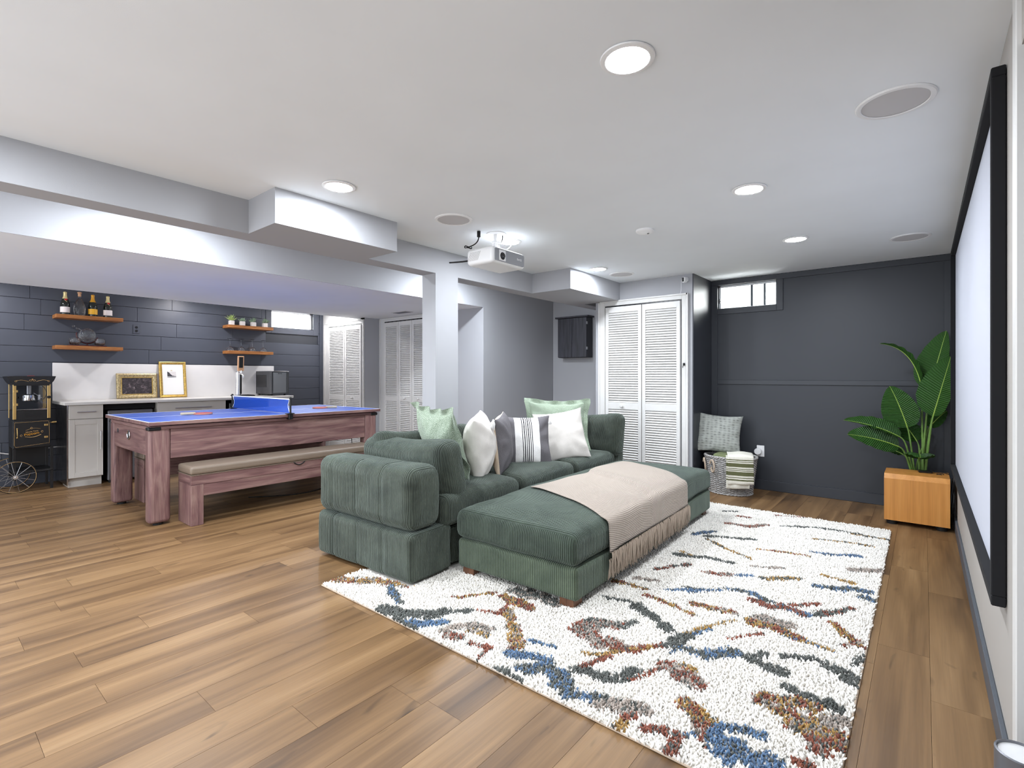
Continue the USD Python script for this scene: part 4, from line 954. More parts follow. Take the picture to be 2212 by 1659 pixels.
# ------------------------------------------------------------------ storage benches
def bench(label, x0, x1, y0, y1, handle):
    t = thing("storage_bench", label, "bench", ((x0 + x1) / 2, (y0 + y1) / 2, 0), group="mauve oak benches")
    hx, hy = (x1 - x0) / 2, (y1 - y0) / 2
    c = rbox(2 * hx + .01, 2 * hy + .01, .068, .02, 3, 6, crown=(.008, 0)); obj("seat_pad", mv(c, 0, 0, .446), "vinyl_brown", t, smooth=True)
    obj("welt", bx(-hx - .004, hx + .004, -hy - .004, hy + .004, .408, .413), "vinyl_brown", t)
    for s in (-1, 1):
        obj("side_rail", bx(s * hx - s * .02, s * hx, -hy, hy, .33, .408, .002), "mauve_y", t)
        obj("side_panel", bx(s * hx - s * .022, s * hx - s * .003, -hy + .09, hy - .09, .235, .33, .002), "mauve_y", t)
        obj("end_rail", bx(-hx + .02, hx - .02, s * hy - s * .02, s * hy, .33, .408, .002), "mauve_x", t)
        obj("end_panel", bx(-hx + .0, hx - .0, s * hy - s * .092, s * hy, .0, .3295, .003), "mauve_z", t)
    obj("bottom", bx(-hx + .02, hx - .02, -hy + .09, hy - .09, .24, .255), "black_paint", t)
    if handle:
        obj("pull", tube([(hx + .004, .02 + .055 * u, .408 - .028 * (1 - u * u)) for u in np.linspace(-1, 1, 14)], .005, 6), "rubber_black", t, smooth=True)
bench("mauve oak bench with a brown padded seat, nearest the sofa", -4.846, -4.553, 1.482, 3.25, True)
bench("mauve oak bench with a brown padded seat, far side of the table", -6.05, -5.757, 1.472, 3.24, False)
solo("floor_cable", tube([(-5.2 + .25 * sin(3 * u), 2.2 + .9 * u, .006) for u in np.linspace(0, 1, 30)] + [(-5.05, 3.2, .006), (-4.98, 3.1, .006), (-4.95, 3.0, .006)], .005, 6), "rubber_black", "black cable lying on the floor under the bench", "cable", smooth=True)

# ------------------------------------------------------------------ green corduroy sofa
def grooves(m, axis, at, depth=.010, width=.016):
    n = m.vertex_normals.copy(); v = m.vertices.copy()
    d = np.min(np.abs(v[:, axis][:, None] - np.array(at)[None, :]), axis=1)
    k = depth * np.clip(1 - d / width, 0, 1) ** 1.3
    n[:, axis] = 0
    m = m.copy(); m.vertices = v - n * k[:, None]; return m
def soft(sx, sy, sz, r, at, mx=60, seams=None, crown=(0, 0), wob=.006, seed=1, k=4, depth=.010):
    """upholstered block with its lower near corner at 'at'; fine grid along x so that seams can be pressed in"""
    m = rbox(sx, sy, sz, r, k, mx, crown, seed, wob)
    if seams: m = grooves(m, 0, [s - sx / 2 for s in seams], depth)
    return mv(m, at[0] + sx / 2, at[1] + sy / 2, at[2] + sz / 2)
so_ = thing("sofa", "dark green corduroy sofa with chunky channelled arms", "sofa", (-2.254, 1.84, 0), 2.2)
SL = 2.88
seams = [.18, .43, .685]
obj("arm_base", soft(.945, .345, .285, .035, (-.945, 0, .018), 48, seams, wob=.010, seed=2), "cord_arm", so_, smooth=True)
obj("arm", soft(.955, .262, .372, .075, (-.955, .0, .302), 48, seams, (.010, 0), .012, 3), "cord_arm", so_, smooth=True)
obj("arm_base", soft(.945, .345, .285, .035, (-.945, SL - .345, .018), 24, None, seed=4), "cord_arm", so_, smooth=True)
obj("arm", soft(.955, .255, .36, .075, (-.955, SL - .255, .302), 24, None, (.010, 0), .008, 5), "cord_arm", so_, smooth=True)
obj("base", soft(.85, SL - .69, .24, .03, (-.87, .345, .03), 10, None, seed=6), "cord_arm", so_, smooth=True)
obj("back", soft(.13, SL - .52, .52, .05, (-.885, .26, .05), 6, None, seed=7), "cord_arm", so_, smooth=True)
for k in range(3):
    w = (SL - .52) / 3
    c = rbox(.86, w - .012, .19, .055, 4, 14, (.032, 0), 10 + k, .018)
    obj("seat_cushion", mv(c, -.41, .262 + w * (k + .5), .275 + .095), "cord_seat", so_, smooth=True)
def loose(label, c, n, w, h, t, roll=0, seed=0, mat="cord_cushion"):
    th = thing("back_cushion", label, "cushion", mat4=frame_mat(c, n, roll=roll), group="loose corduroy cushions of the sofa")
    m = rbox(w, h, t, .085, 4, 14, (.02, .02), seed, .022)
    # pinch the corners a little
    v = m.vertices; u, q = v[:, 0] / (w / 2), v[:, 1] / (h / 2)
    v[:, 1] *= 1 - .07 * (1 - np.clip(np.abs(u), 0, 1) ** 2) * np.abs(q)
    v[:, 1] -= .018 * np.clip(q, 0, 1) * np.cos(u * PI / 2 * 1.2)
    m.vertices = v
    obj("cover", m, mat, th, smooth=True)
    obj("piping", tube([(sx * (w / 2 - .012), sy * (h / 2 - .045), 0) for sx, sy in ((1, -1), (1, 1))], .004, 5), mat, th)
    return th
loose("plump corduroy cushion leaning on the near arm", (-2.735, 2.245, .605), (.02, 1, .16), .90, .40, .205, -2, 21)
loose("corduroy back cushion behind the near green throw pillow", (-3.02, 2.54, .63), (1, .03, .26), .76, .40, .18, 0, 22)
loose("corduroy back cushion at the middle of the sofa, behind the white pillow", (-3.02, 3.30, .62), (1, .03, .26), .74, .39, .18, 0, 23)
loose("corduroy back cushion behind the far green throw pillow", (-3.05, 4.02, .62), (1, .03, .26), .70, .39, .18, 0, 24)
loose("upright corduroy cushion leaning on the far arm", (-2.73, 4.475, .635), (.05, -1, .15), .90, .42, .19, 0, 25)

# ------------------------------------------------------------------ ottoman
OT = np.array([-1.364, 2.18]); OR = 1.8
ot = thing("ottoman", "long dark green corduroy ottoman on short walnut legs", "ottoman", (OT[0], OT[1], 0), OR)
OW, OL_ = .835, 2.30
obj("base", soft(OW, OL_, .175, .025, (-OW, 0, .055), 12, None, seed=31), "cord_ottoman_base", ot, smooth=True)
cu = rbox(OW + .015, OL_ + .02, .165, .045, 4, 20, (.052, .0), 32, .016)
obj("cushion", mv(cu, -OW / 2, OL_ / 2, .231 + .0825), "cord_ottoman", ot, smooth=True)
for xx in (-OW + .03, -.115):
    for yy in (.02, OL_ - .11): obj("leg", bx(xx, xx + .085, yy, yy + .09, .0, .057, .002), "walnut", ot)
def ott_z(x, y):
    """height of the ottoman's top at a world point"""
    a = math.radians(-OR); d = np.array([x, y]) - OT
    lx, ly = d[0] * cos(a) - d[1] * sin(a), d[0] * sin(a) + d[1] * cos(a)
    u, w = np.clip((lx + OW / 2) / (OW / 2), -1, 1), np.clip((ly - OL_ / 2) / (OL_ / 2), -1, 1)
    return .396 + .052 * ((1 - u ** 4) * (1 - w ** 4)) ** .7
# throw blanket over the ottoman
def fx(y): return OT[0] + .012 - math.tan(math.radians(OR)) * (y - OT[1])
NS, NT = 60, 64
V = np.zeros((NS, NT, 3)); RUN = np.zeros((NS, NT))
for j in range(NT):
    t_ = j / (NT - 1)
    yb_ = 2.765 + 1.365 * t_; yf_ = 2.500 + 1.300 * t_
    xb_ = -2.10 + .05 * sin(t_ * 7) * (1 - t_) + (.07 * math.exp(-((t_ - .47) / .10) ** 2)) - .0 * t_
    run = 0; last = None
    for i in range(NS):
        s_ = i / (NS - 1)
        if s_ < .72:
            q_ = s_ / .72; y = yb_ + (yf_ - yb_) * q_ ** 1.25; xe = fx(y) - .035
            x = xb_ + (xe - xb_) * q_; z = ott_z(x, y) + .009 + .005 * meshkit.noise(np.array([x * 9, y * 7, 1.0]), 3)
        else:
            q_ = (s_ - .72) / .28; y = yf_ + .012 * sin(t_ * 19) * q_
            xe = fx(y); z0 = ott_z(fx(yf_) - .035, yf_) + .010
            a = min(q_ / .22, 1) * PI / 2
            if q_ < .22: x = xe - .035 + .045 * sin(a); z = z0 - .035 * (1 - cos(a))
            else: x = xe + .010 + .014 * (meshkit.noise(np.array([y * 6, z0, 2.0 + q_]), 4) - .3) * q_; z = z0 - .035 - (q_ - .22) / .78 * (z0 - .035 - .232)
        V[i, j] = (x, y, z)
        if last is not None: run += np.linalg.norm(V[i, j] - last)
        RUN[i, j] = run; last = V[i, j].copy()
TL = np.array([-1.75, 3.1, .4])
F = [[i * NT + j, i * NT + j + 1, (i + 1) * NT + j + 1, (i + 1) * NT + j] for i in range(NS - 1) for j in range(NT - 1)]
top = tm(V.reshape(-1, 3) - TL, F)
if top.face_normals[:, 2].mean() < 0: top.invert()
nr = top.vertex_normals
Vb = np.vstack([top.vertices + nr * .003, top.vertices - nr * .003]); n0 = NS * NT
bd = [i * NT for i in range(NS)] + [(NS - 1) * NT + j for j in range(1, NT)] + [i * NT + NT - 1 for i in range(NS - 2, -1, -1)] + [j for j in range(NT - 2, 0, -1)]
Fb = [tuple(f) for f in top.faces] + [tuple(n0 + np.array(f[::-1])) for f in top.faces]
for a, b in zip(bd, bd[1:] + bd[:1]): Fb += [(a, b, n0 + b), (a, n0 + b, n0 + a)]
tb = trimesh.Trimesh(Vb, Fb, process=False); tb.fix_normals()
th = thing("throw_blanket", "cream knitted throw with long fringes spread over the ottoman", "throw blanket", TL)
pr_ = obj("blanket", tb, "throw_knit", th, smooth=True)
mesh_attr(pr_, "run", np.concatenate([RUN.ravel(), RUN.ravel()]), "f")
rr = random.Random(11); st_ = []
for layer, (zt, zb, off, cnt) in enumerate(((.236, .108, .014, 150), (.19, .078, -.004, 140))):
    for k in range(cnt):
        t_ = (k + .5) / cnt; y = 2.500 + 1.300 * t_; x = fx(y) + .012 + off
        j = rr.uniform(-.004, .004); sw = rr.uniform(-.010, .010); L_ = rr.uniform(.9, 1.08)
        p = [(x, y + j, zt), (x + .004, y + j + .002, zt - .015), (x + .004 + sw * .5, y + j + sw * .5, (zt + zb) / 2), (x + .002 + sw, y + j + sw, zt - (zt - zb) * L_)]
        for q_ in range(2):
            st_.append(tube([np.array(a) - TL + (rr.uniform(-.003, .003), rr.uniform(-.003, .003) + (q_ - .5) * .003 * (i > 0), 0) for i, a in enumerate(p)], [.0022, .0040, .0036, .0012], 4, caps=False))
obj("fringe", join(*st_), "throw_fringe", th, smooth=True, kind="stuff")

# ------------------------------------------------------------------ throw pillows
def pillow_mesh(w, h, t, n=34, pinch=.10, seed=0, wr=.012, sag=.0, flange=0.0, p=.46):
    e = 1 + flange / (w / 2)
    a = np.sin(np.linspace(-1, 1, n) * PI / 2)
    if flange: a = np.concatenate([[-e, -(1 + e) / 2], a, [(1 + e) / 2, e]])
    n2 = len(a); U, Q = np.meshgrid(a, a, indexing="ij")
    u, q = np.clip(U, -1, 1), np.clip(Q, -1, 1)
    prof = np.clip((1 - u ** 2) * (1 - q ** 2), 0, 1) ** p
    X = w / 2 * U * (1 - pinch * (1 - q ** 2)); Y = h / 2 * Q * (1 - pinch * (1 - u ** 2))
    Y = Y - sag * (1 - np.clip(q, -1, 1)) * 0
    edge = (np.maximum(np.abs(U), np.abs(Q)) > 1.0)
    out = []
    for s in (1, -1):
        P = np.stack([X * 9, Y * 9, np.full_like(X, 3.0 * s)], -1)
        wn = (meshkit.fbm(P, 3, seed + (s > 0)) - .5)
        rad = wr * np.sin(np.arctan2(Y, X) * 9 + 3 * wn) * (np.sqrt(u ** 2 + q ** 2) ** 3) * prof ** .6
        Zz = s * (t / 2 * prof * (1 + .25 * wn) + .0025) + rad
        if flange:
            wav = .02 * np.sin((X + Y * .7) * 38 + seed) + .012 * wn
            Zz = np.where(edge, s * .002 + wav * np.clip((np.maximum(np.abs(U), np.abs(Q)) - 1) / (e - 1), 0, 1), Zz)
        out.append(np.stack([X, Y, Zz], -1).reshape(-1, 3))
    N = n2 * n2; Fa = [[i * n2 + j, (i + 1) * n2 + j, (i + 1) * n2 + j + 1, i * n2 + j + 1] for i in range(n2 - 1) for j in range(n2 - 1)]
    Fs = list(Fa) + [[N + f[3], N + f[2], N + f[1], N + f[0]] for f in Fa]
    bd = [i * n2 for i in range(n2)] + [(n2 - 1) * n2 + j for j in range(1, n2)] + [i * n2 + n2 - 1 for i in range(n2 - 2, -1, -1)] + [j for j in range(n2 - 2, 0, -1)]
    for a_, b_ in zip(bd, bd[1:] + bd[:1]): Fs.append([b_, a_, N + a_, N + b_])
    return tm(np.vstack(out), Fs)
def pillow(label, c, n, w, h, t, mat, roll=0, seed=0, back=None, tassels=(), flange=0., pinch=.1, name="throw_pillow"):
    T_ = thing(name, label, "pillow", mat4=frame_mat(c, n, roll=roll))
    m = pillow_mesh(w, h, t, seed=seed, flange=flange, pinch=pinch)
    if back:
        k = len(m.vertices) // 2; f_ = m.faces; fr = (f_ < k).all(1)
        mf = trimesh.Trimesh(m.vertices, f_[fr], process=False); mf.remove_unreferenced_vertices(); obj("front_cover", mf, mat, T_, smooth=True)
        mb = trimesh.Trimesh(m.vertices, f_[~fr], process=False); mb.remove_unreferenced_vertices(); obj("back_cover", mb, back, T_, smooth=True)
    else: obj("cover", m, mat, T_, smooth=True)
    r = random.Random(seed + 50); inv = np.linalg.inv(frame_mat(c, n, roll=roll))[:3, :3]
    for sx, sy, (dx, dy, dz) in tassels:
        d = inv @ np.array([dx, dy, dz], float); d /= np.linalg.norm(d)
        p0 = np.array([sx * w / 2 * .97, sy * h / 2 * .97, 0])
        parts = [mv(trimesh.creation.icosphere(1, .011), *(p0 + d * .004))]
        e1 = np.cross(d, [.3, .5, .8]); e1 /= np.linalg.norm(e1); e2 = np.cross(d, e1)
        for k in range(46):
            a, s_ = r.uniform(0, 2 * PI), r.uniform(.15, 1) ** .5; L_ = r.uniform(.058, .074)
            o = e1 * cos(a) + e2 * sin(a)
            parts.append(tube([p0 + d * .008 + o * .006 * s_, p0 + d * .026 + o * .017 * s_, p0 + d * L_ + o * .025 * s_], [.003, .0034, .0016], 4, caps=False))
        obj("tassel", join(*parts), "yarn_white", T_, smooth=True)
    return T_
pillow("big flanged sage green pillow by the near arm", (-2.73, 2.52, .715), (.22, .93, .30), .52, .52, .20, "boucle_green", 2, 41, flange=.045)
pillow("plump cream pillow standing edge-on beside the near green pillow", (-2.60, 2.78, .690), (.80, .60, .06), .44, .46, .25, "cream_cloth", 6, 42, pinch=.09)
pillow("grey pillow with a sand-coloured back and white tassels, seen edge-on", (-2.585, 3.02, .685), (.86, .50, .10), .42, .44, .17, "grey_cloth", 4, 43, back="sand_cloth", tassels=((-1, 1, (-.1, -.3, -1)), (-1, -1, (.3, -.6, -.6))))
pillow("grey pillow with a white centre band and black stripes, facing the room", (-2.62, 3.385, .665), (.70, -.62, .28), .43, .43, .15, "stripe_cloth", 0, 44, tassels=((-1, 1, (-.2, -.3, -1)), (1, 1, (.25, -.1, -1)), (-1, -1, (.2, -.5, -.5)), (1, -1, (.3, -.3, -.3))))
pillow("plain cream linen pillow overlapping the striped one", (-2.535, 3.80, .675), (.74, -.60, .28), .47, .46, .15, "cream_cloth", 7, 45)
pillow("big flanged sage green pillow at the far end of the sofa", (-2.80, 4.12, .715), (.62, -.74, .22), .56, .48, .17, "boucle_green", -1, 46, flange=.05)

# ------------------------------------------------------------------ shag rug
RX0, RX1, RY0, RY1 = -2.685, -.195, 1.545, 4.86
G_, B_, R_, Y_, T_c = lin(84, 87, 83), lin(84, 110, 140), lin(130, 74, 56), lin(160, 126, 70), lin(160, 148, 138)
PAL = {"G": G_, "B": B_, "R": R_, "Y": Y_, "T": T_c}
f_, cx_, hy_ = 1083.7, 1106.0, 812.0
def ground(cx, cy):
    px, py = 700 + cx / 1.784, 1080 + cy / 1.784
    k = 1.195 / ((py - hy_) / f_)
    return (dv[0] + (px - cx_) / f_ * rv[0]) * k, (dv[1] + (px - cx_) / f_ * rv[1]) * k
# the rug's woven pattern as strokes on the floor: colours, width (m), points measured on a plan of the rug
STROKES = """RYT .07 60,305 130,315 200,310 330,322|G .08 230,420 300,430 380,440 470,430|G .045 470,430 560,425|B .05 300,465 380,478 470,468|G .05 290,455 340,490|T .045 450,500 560,480 640,497|RT .05 470,520 520,530|YR .035 500,375 600,365 660,355|R .022 600,425 680,435 710,400|YR .06 690,370 760,400 800,410|TG .09 740,345 840,372 900,400|RYT .06 705,420 725,490 745,560|R .022 560,550 640,570 590,612|B .055 720,590 800,600 860,615|B .018 795,540 900,565|BG .085 790,650 870,645 905,690 945,740|BG .06 945,740 1050,760|G .028 660,645 760,692|T .06 1060,780 1150,792 1230,800|Y .025 1130,890 1155,850|G .05 985,650 1060,682 1140,682 1200,655|R .03 1160,830 1190,826|R .03 1245,880 1320,885|R .03 1365,905 1340,950 1305,985|RY .06 1390,780 1430,815 1475,845|RT .04 1440,860 1465,940|B .10 1490,930 1560,970 1640,1000 1720,1025|B .03 1510,865 1600,880 1690,905|RT .10 990,485 1060,545 1110,555|RTG .08 1050,470 1120,480|G .03 1150,490 1195,470|Y .03 1005,590 1095,592|YR .04 1110,582 1220,572 1295,560|R .025 985,640 1100,602|G .055 1200,405 1255,440 1320,492|G .03 1090,375 1180,390 1215,425|G .05 1325,560 1420,520|B .035 1420,520 1475,498|GB .065 1355,572 1460,592 1590,590|Y .018 1390,512 1500,482 1580,465|TR .10 1335,640 1420,690|Y .035 1385,635 1420,650|R .022 1185,690 1290,650|G .06 1640,612 1700,640 1765,662|G .03 1600,600 1700,592|G .03 1770,600 1900,612 1940,630|G .075 1930,635 2000,670 2055,705|TYR .08 1695,760 1780,770 1860,785|RYT .11 1770,800 1850,865 1915,900|RT .06 1890,900 1905,955|G .05 1800,725 1880,760 1965,790|R .04 1830,1010 1860,1015|R .055 1650,382 1720,410 1775,412|BG .05 1555,340 1640,352 1720,392|BR .05 1760,405 1850,440|RYT .05 1425,400 1560,430|YR .05 1645,470 1720,482 1830,532|T .06 1690,455 1790,480|R .02 1555,532 1690,512|YB .025 1775,522 1880,552 1960,582|B .035 1320,345 1420,347 1525,345|G .02 1390,335 1490,350|YR .025 1235,360 1330,400 1425,442|RY .035 1120,310 1240,342|RG .045 1275,265 1405,248|G .05 1355,210 1480,222 1565,242|Y .025 1370,195 1420,215|YG .03 1475,150 1560,192 1645,225|G .045 1475,138 1655,152|B .03 1875,200 1960,210 2065,216|BG .06 1895,330 1990,342 2105,350|YR .028 1675,190 1790,202 1865,216|RT .05 1555,90 1640,102 1705,96|G .03 1755,100 1900,106 2065,130|YG .03 1895,150 2040,166 2110,178|RT .028 1745,60 1860,66|R .03 1595,62 1640,68|RG .05 1910,440 1970,430 2030,420|RY .03 1955,470 2010,520 2065,562|BG .04 2065,370 2115,388|GY .045 1685,300 1835,302|B .03 1600,290 1650,292|T .05 2035,270 2165,272|Y .03 1925,290 2045,322|G .03 1540,42 1590,45|GY .03 2035,130 2165,152|BG .045 1430,130 1500,120|T .03 1650,255 1760,262|RT .05 1480,280 1560,288|R .03 1800,405 1900,400|T .03 1200,300 1280,310|YT .03 560,495 620,520|T .05 1950,860 1995,850|TR .03 2000,560 2060,545|G .025 2080,600 2040,640|GB .05 250,340 290,390"""
segs = []
for s_ in STROKES.split("|"):
    c, w, *pts = s_.split(); pts = [ground(*map(float, p.split(","))) for p in pts]
    for a, b in zip(pts, pts[1:]): segs.append((c, float(w), np.array(a), np.array(b)))
rg_ = thing("rug", "thick white shag rug flecked with charcoal, blue, rust and gold", "rug", (RX0, RY0, 0))
obj("backing", bx(0, RX1 - RX0, 0, RY1 - RY0, .0004, .009, .003), "cream_cloth", rg_)
obj("binding", tube([(0, 0, .006), (RX1 - RX0, 0, .006), (RX1 - RX0, RY1 - RY0, .006), (0, RY1 - RY0, .006)], .005, 6, True), "rope_tan", rg_)
step = .0088
gx, gy = np.meshgrid(np.arange(RX0 + .004, RX1, step), np.arange(RY0 + .004, RY1, step), indexing="ij")
P = np.stack([gx.ravel(), gy.ravel()], 1) + RN.uniform(-.004, .004, (gx.size, 2))
sa, ca = sin(math.radians(OR)), cos(math.radians(OR))
def local(P, o, a):
    d = P - np.array(o); a = math.radians(a); return np.stack([d[:, 0] * cos(a) + d[:, 1] * sin(a), -d[:, 0] * sin(a) + d[:, 1] * cos(a)], 1)
ls = local(P, (-2.254, 1.84), 2.2)
hid = (ls[:, 0] < .005) & (ls[:, 1] > -.005)
P = P[~hid]
col = np.tile(np.array(lin(238, 234, 226)), (len(P), 1)) * RN.uniform(.90, 1.06, (len(P), 1))
best = np.full(len(P), 9.0); who = np.full(len(P), -1)
P3 = np.concatenate([P, np.zeros((len(P), 1))], 1)
ragged = 1.15 * meshkit.fbm(P3 * 26, 3, 9) + .9 * meshkit.fbm(P3 * 9, 2, 8)
for i, (c, w, a, b) in enumerate(segs):
    d = b - a; L2 = d @ d; t_ = np.clip(((P - a) @ d) / L2, 0, 1)
    dist = np.linalg.norm(P - a - t_[:, None] * d, axis=1) / (w * .54)
    m_ = dist < best; best = np.where(m_, dist, best); who = np.where(m_, i, who)
on = best < ragged * 1.25 - .22 + RN.normal(0, .10, len(P))
clump = meshkit.noise(P3 * 55, 21)
for i, (c, w, a, b) in enumerate(segs):
    k = on & (who == i)
    if not k.any(): continue
    idx = np.clip((clump[k] * 1.3 - .15) * len(c) + RN.uniform(-.35, .35, k.sum()), 0, len(c) - .01).astype(int)
    cc = np.array([PAL[x] for x in c])[idx]
    gmix = RN.uniform(0, 1, (k.sum(), 1)) < .18
    cc = np.where(gmix, np.array(G_) if True else cc, cc)
    col[k] = cc * RN.uniform(.65, 1.35, (k.sum(), 1))
N = len(P); hgt = .021 + .007 * meshkit.noise(P3 * 30, 4) + RN.uniform(-.003, .003, N)
la = RN.uniform(0, 2 * PI, N); ll = RN.uniform(.004, .013, N); wd = RN.uniform(.0045, .0065, N)
base = np.concatenate([P, np.full((N, 1), .006)], 1) - np.array([RX0, RY0, 0])
tipp = base + np.stack([np.cos(la) * ll, np.sin(la) * ll, hgt - .006], 1)
a0 = RN.uniform(0, 2 * PI, N)
Vs = []
for k in range(3):
    a = a0 + k * 2 * PI / 3
    mid_ = base * .45 + tipp * .55
    Vs.append(base + np.stack([np.cos(a) * wd * .6, np.sin(a) * wd * .6, np.zeros(N)], 1))
for k in range(3):
    a = a0 + k * 2 * PI / 3
    Vs.append(base * .4 + tipp * .6 + np.stack([np.cos(a) * wd, np.sin(a) * wd, np.zeros(N)], 1))
Vs.append(tipp)
V = np.stack(Vs, 1).reshape(-1, 3)
o = np.arange(N)[:, None] * 7
tri = np.array([[0, 1, 4], [0, 4, 3], [1, 2, 5], [1, 5, 4], [2, 0, 3], [2, 3, 5], [3, 4, 6], [4, 5, 6], [5, 3, 6]])
F = (o[:, :, None] + tri[None]).reshape(-1, 3)
pl = obj("pile", trimesh.Trimesh(V, F, process=False), "shag", rg_, smooth=True, kind="stuff")
mesh_attr(pl, "tint", np.repeat(np.clip(col, 0, 1), 7, 0), "c")

# ------------------------------------------------------------------ wicker basket, pillow and striped blanket
BC = (-1.56, 5.50); BH = .375
t = thing("wicker_basket", "grey oval wicker basket in the window corner", "basket", (BC[0], BC[1], 0))
def brad(z): s = z / BH; return .205 + .045 * s, .175 + .04 * s
nst = 46
for i in range(1):
    stakes = []
    for k in range(nst):
        a = 2 * PI * k / nst
        stakes.append(tube([((brad(z)[0]) * cos(a), (brad(z)[1]) * sin(a), z) for z in np.linspace(.01, BH, 5)], .004, 5))
    obj("stakes", join(*stakes), "wicker_grey", t, smooth=True, kind="stuff")
wv = []; nr = 34; aa = np.linspace(0, 2 * PI, nst * 4 + 1)[:-1]
for k in range(nr):
    z = .014 + (BH - .02) * k / (nr - 1); ra, rb = brad(z); sgn = 1 if k % 2 else -1
    off = sgn * .0055 * np.cos(aa * nst / 2)
    wv.append(tube(np.stack([(ra + off) * np.cos(aa), (rb + off) * np.sin(aa), np.full_like(aa, z)], 1), .0056, 4, True))
obj("weave", join(*wv), "wicker_grey", t, smooth=True, kind="stuff")
ra, rb = brad(BH)
for ph in (0, PI):
    obj("rim", tube(np.stack([(ra + .008 * np.cos(aa * 26 + ph)) * np.cos(aa), (rb + .008 * np.cos(aa * 26 + ph)) * np.sin(aa), BH + .004 + .008 * np.sin(aa * 26 + ph)], 1), .008, 6, True), "wicker_grey", t, smooth=True)
ra, rb = brad(0)
obj("foot_rim", tube(np.stack([(ra + .006) * np.cos(aa), (rb + .006) * np.sin(aa), .009 + .003 * np.sin(aa * 40)], 1), .0085, 6, True), "wicker_grey", t, smooth=True)
obj("bottom", lathe([(0, .01), (1, .01), (1, .014), (0, .014)], 40).apply_scale([ra, rb, 1]), "wicker_grey", t)
for a in (math.radians(212), math.radians(243)):
    rr_ = []
    c_ = np.array([(brad(.3)[0] + .012) * cos(a), (brad(.3)[1] + .012) * sin(a), .29]); tx = np.array([-sin(a), cos(a), 0]); nx_ = np.array([cos(a), sin(a), 0])
    pts = [c_ + tx * .028 * cos(b) + np.array([0, 0, 1]) * (.062 * sin(b)) + nx_ * .02 * max(0, cos(b / 2 - PI / 4)) for b in np.linspace(-PI * .9, PI * .9, 26)]
    for ph in (0, 2.1, 4.2):
        rr_.append(tube([p + .004 * np.array([cos(k * 1.0 + ph), sin(k * 1.0 + ph), cos(k + ph)]) for k, p in enumerate(pts)], .0055, 6))
    obj("rope_handle", join(*rr_), "rope_tan", t, smooth=True)
pillow("grey cable-knit pillow propped in the wicker basket", (-1.690, 5.535, .600), (.36, -.88, .22), .46, .42, .15, "cable_knit", -5, 61)
solo("folded_blanket", mv(rbox(.34, .28, .06, .028, 3, 8, (.012, 0), 5, .02), -1.53, 5.49, .372), pm("olive_cloth", lin(112, 120, 84), .95, bump=.3, bscale=400) or "olive_cloth", "olive green folded blanket lying in the wicker basket", "blanket", True)
# striped throw hanging over the basket's rim
def hang(w, zt, zb, thick, skew, seed):
    """sheet from inside the basket over the rim and down its outside; local x across, hem at z = 0"""
    n, k = 16, 34; Pth = []
    for i in range(k):
        s = i / (k - 1)
        if s < .42: q = s / .42; Pth.append((.20 - .22 * q, zt - zb + .008 * sin(q * PI)))
        elif s < .52: q = (s - .42) / .10 * PI / 2; Pth.append((-.02 - .022 * sin(q), zt - zb - .022 * (1 - cos(q))))
        else: q = (s - .52) / .48; Pth.append((-.042 + .018 * q, (zt - zb - .022) * (1 - q)))
    A = []
    for i, (y, z) in enumerate(Pth):
        for j in range(n):
            u = j / (n - 1) - .5; s = i / (k - 1); fold = .010 * sin(u * 9 + seed) * max(0, s - .4) + .012 * (abs(u - .22) < .05) * max(0, s - .45)
            A.append((u * w + skew * max(0, s - .45), y - fold - .05 * u * (s > .4) * 0 + .02 * u * u, z + .006 * sin(u * 6 + seed) * (s < .5) + .015 * u * (s > .9)))
    A = np.array(A); Fq = [[i * n + j, i * n + j + 1, (i + 1) * n + j + 1, (i + 1) * n + j] for i in range(k - 1) for j in range(n - 1)]
    m = tm(A, Fq); nn = m.vertex_normals; n0 = len(A)
    bd = [i * n for i in range(k)] + [(k - 1) * n + j for j in range(1, n)] + [i * n + n - 1 for i in range(k - 2, -1, -1)] + [j for j in range(n - 2, 0, -1)]
    Fb = [tuple(f) for f in m.faces] + [tuple(n0 + f[::-1]) for f in m.faces]
    for a, b in zip(bd, bd[1:] + bd[:1]): Fb += [(a, b, n0 + b), (a, n0 + b, n0 + a)]
    r_ = trimesh.Trimesh(np.vstack([A + nn * thick / 2, A - nn * thick / 2]), Fb, process=False); r_.fix_normals(); return r_
t = thing("striped_throw", "cream throw with olive stripes hanging over the basket's rim", "throw blanket", (-1.415, 5.315, .135), 18)
obj("upper_fold", hang(.235, .425, .135, .010, .012, 1), "blanket_cloth", t, smooth=True)
obj("lower_fold", mv(hang(.215, .41, .105, .008, -.0, 2), -.022, .012, -.045), "blanket_cloth", t, smooth=True)

# ------------------------------------------------------------------ wooden subwoofer box with its cable box
SX0, SX1, SY_0, SY_1 = -.252, .160, 5.145, 5.49
t = thing("subwoofer", "honey coloured wooden subwoofer box on black feet", "speaker", ((SX0 + SX1) / 2, (SY_0 + SY_1) / 2, 0))
w, d_ = (SX1 - SX0) / 2, (SY_1 - SY_0) / 2
pf = Polygon([(-d_, .035), (-d_, .375), (-d_ + .028, .412), (d_, .412), (d_, .035)])
obj("cabinet", plate_yz(pf, -w, w), "cherry", t)
for xx in (-w + .05, w - .05):
    for yy in (-d_ + .05, d_ - .05): obj("foot", lathe([(0, .0), (.035, 0), (.038, .036), (0, .036)], 20, xx, yy), "rubber_black", t)
t = thing("media_box", "flat black box with a cable on the wooden subwoofer", "media box", (.01, 5.40, .4125), 8)
obj("case", bx(-.045, .045, -.03, .03, 0, .016, .003), "plastic_black", t)
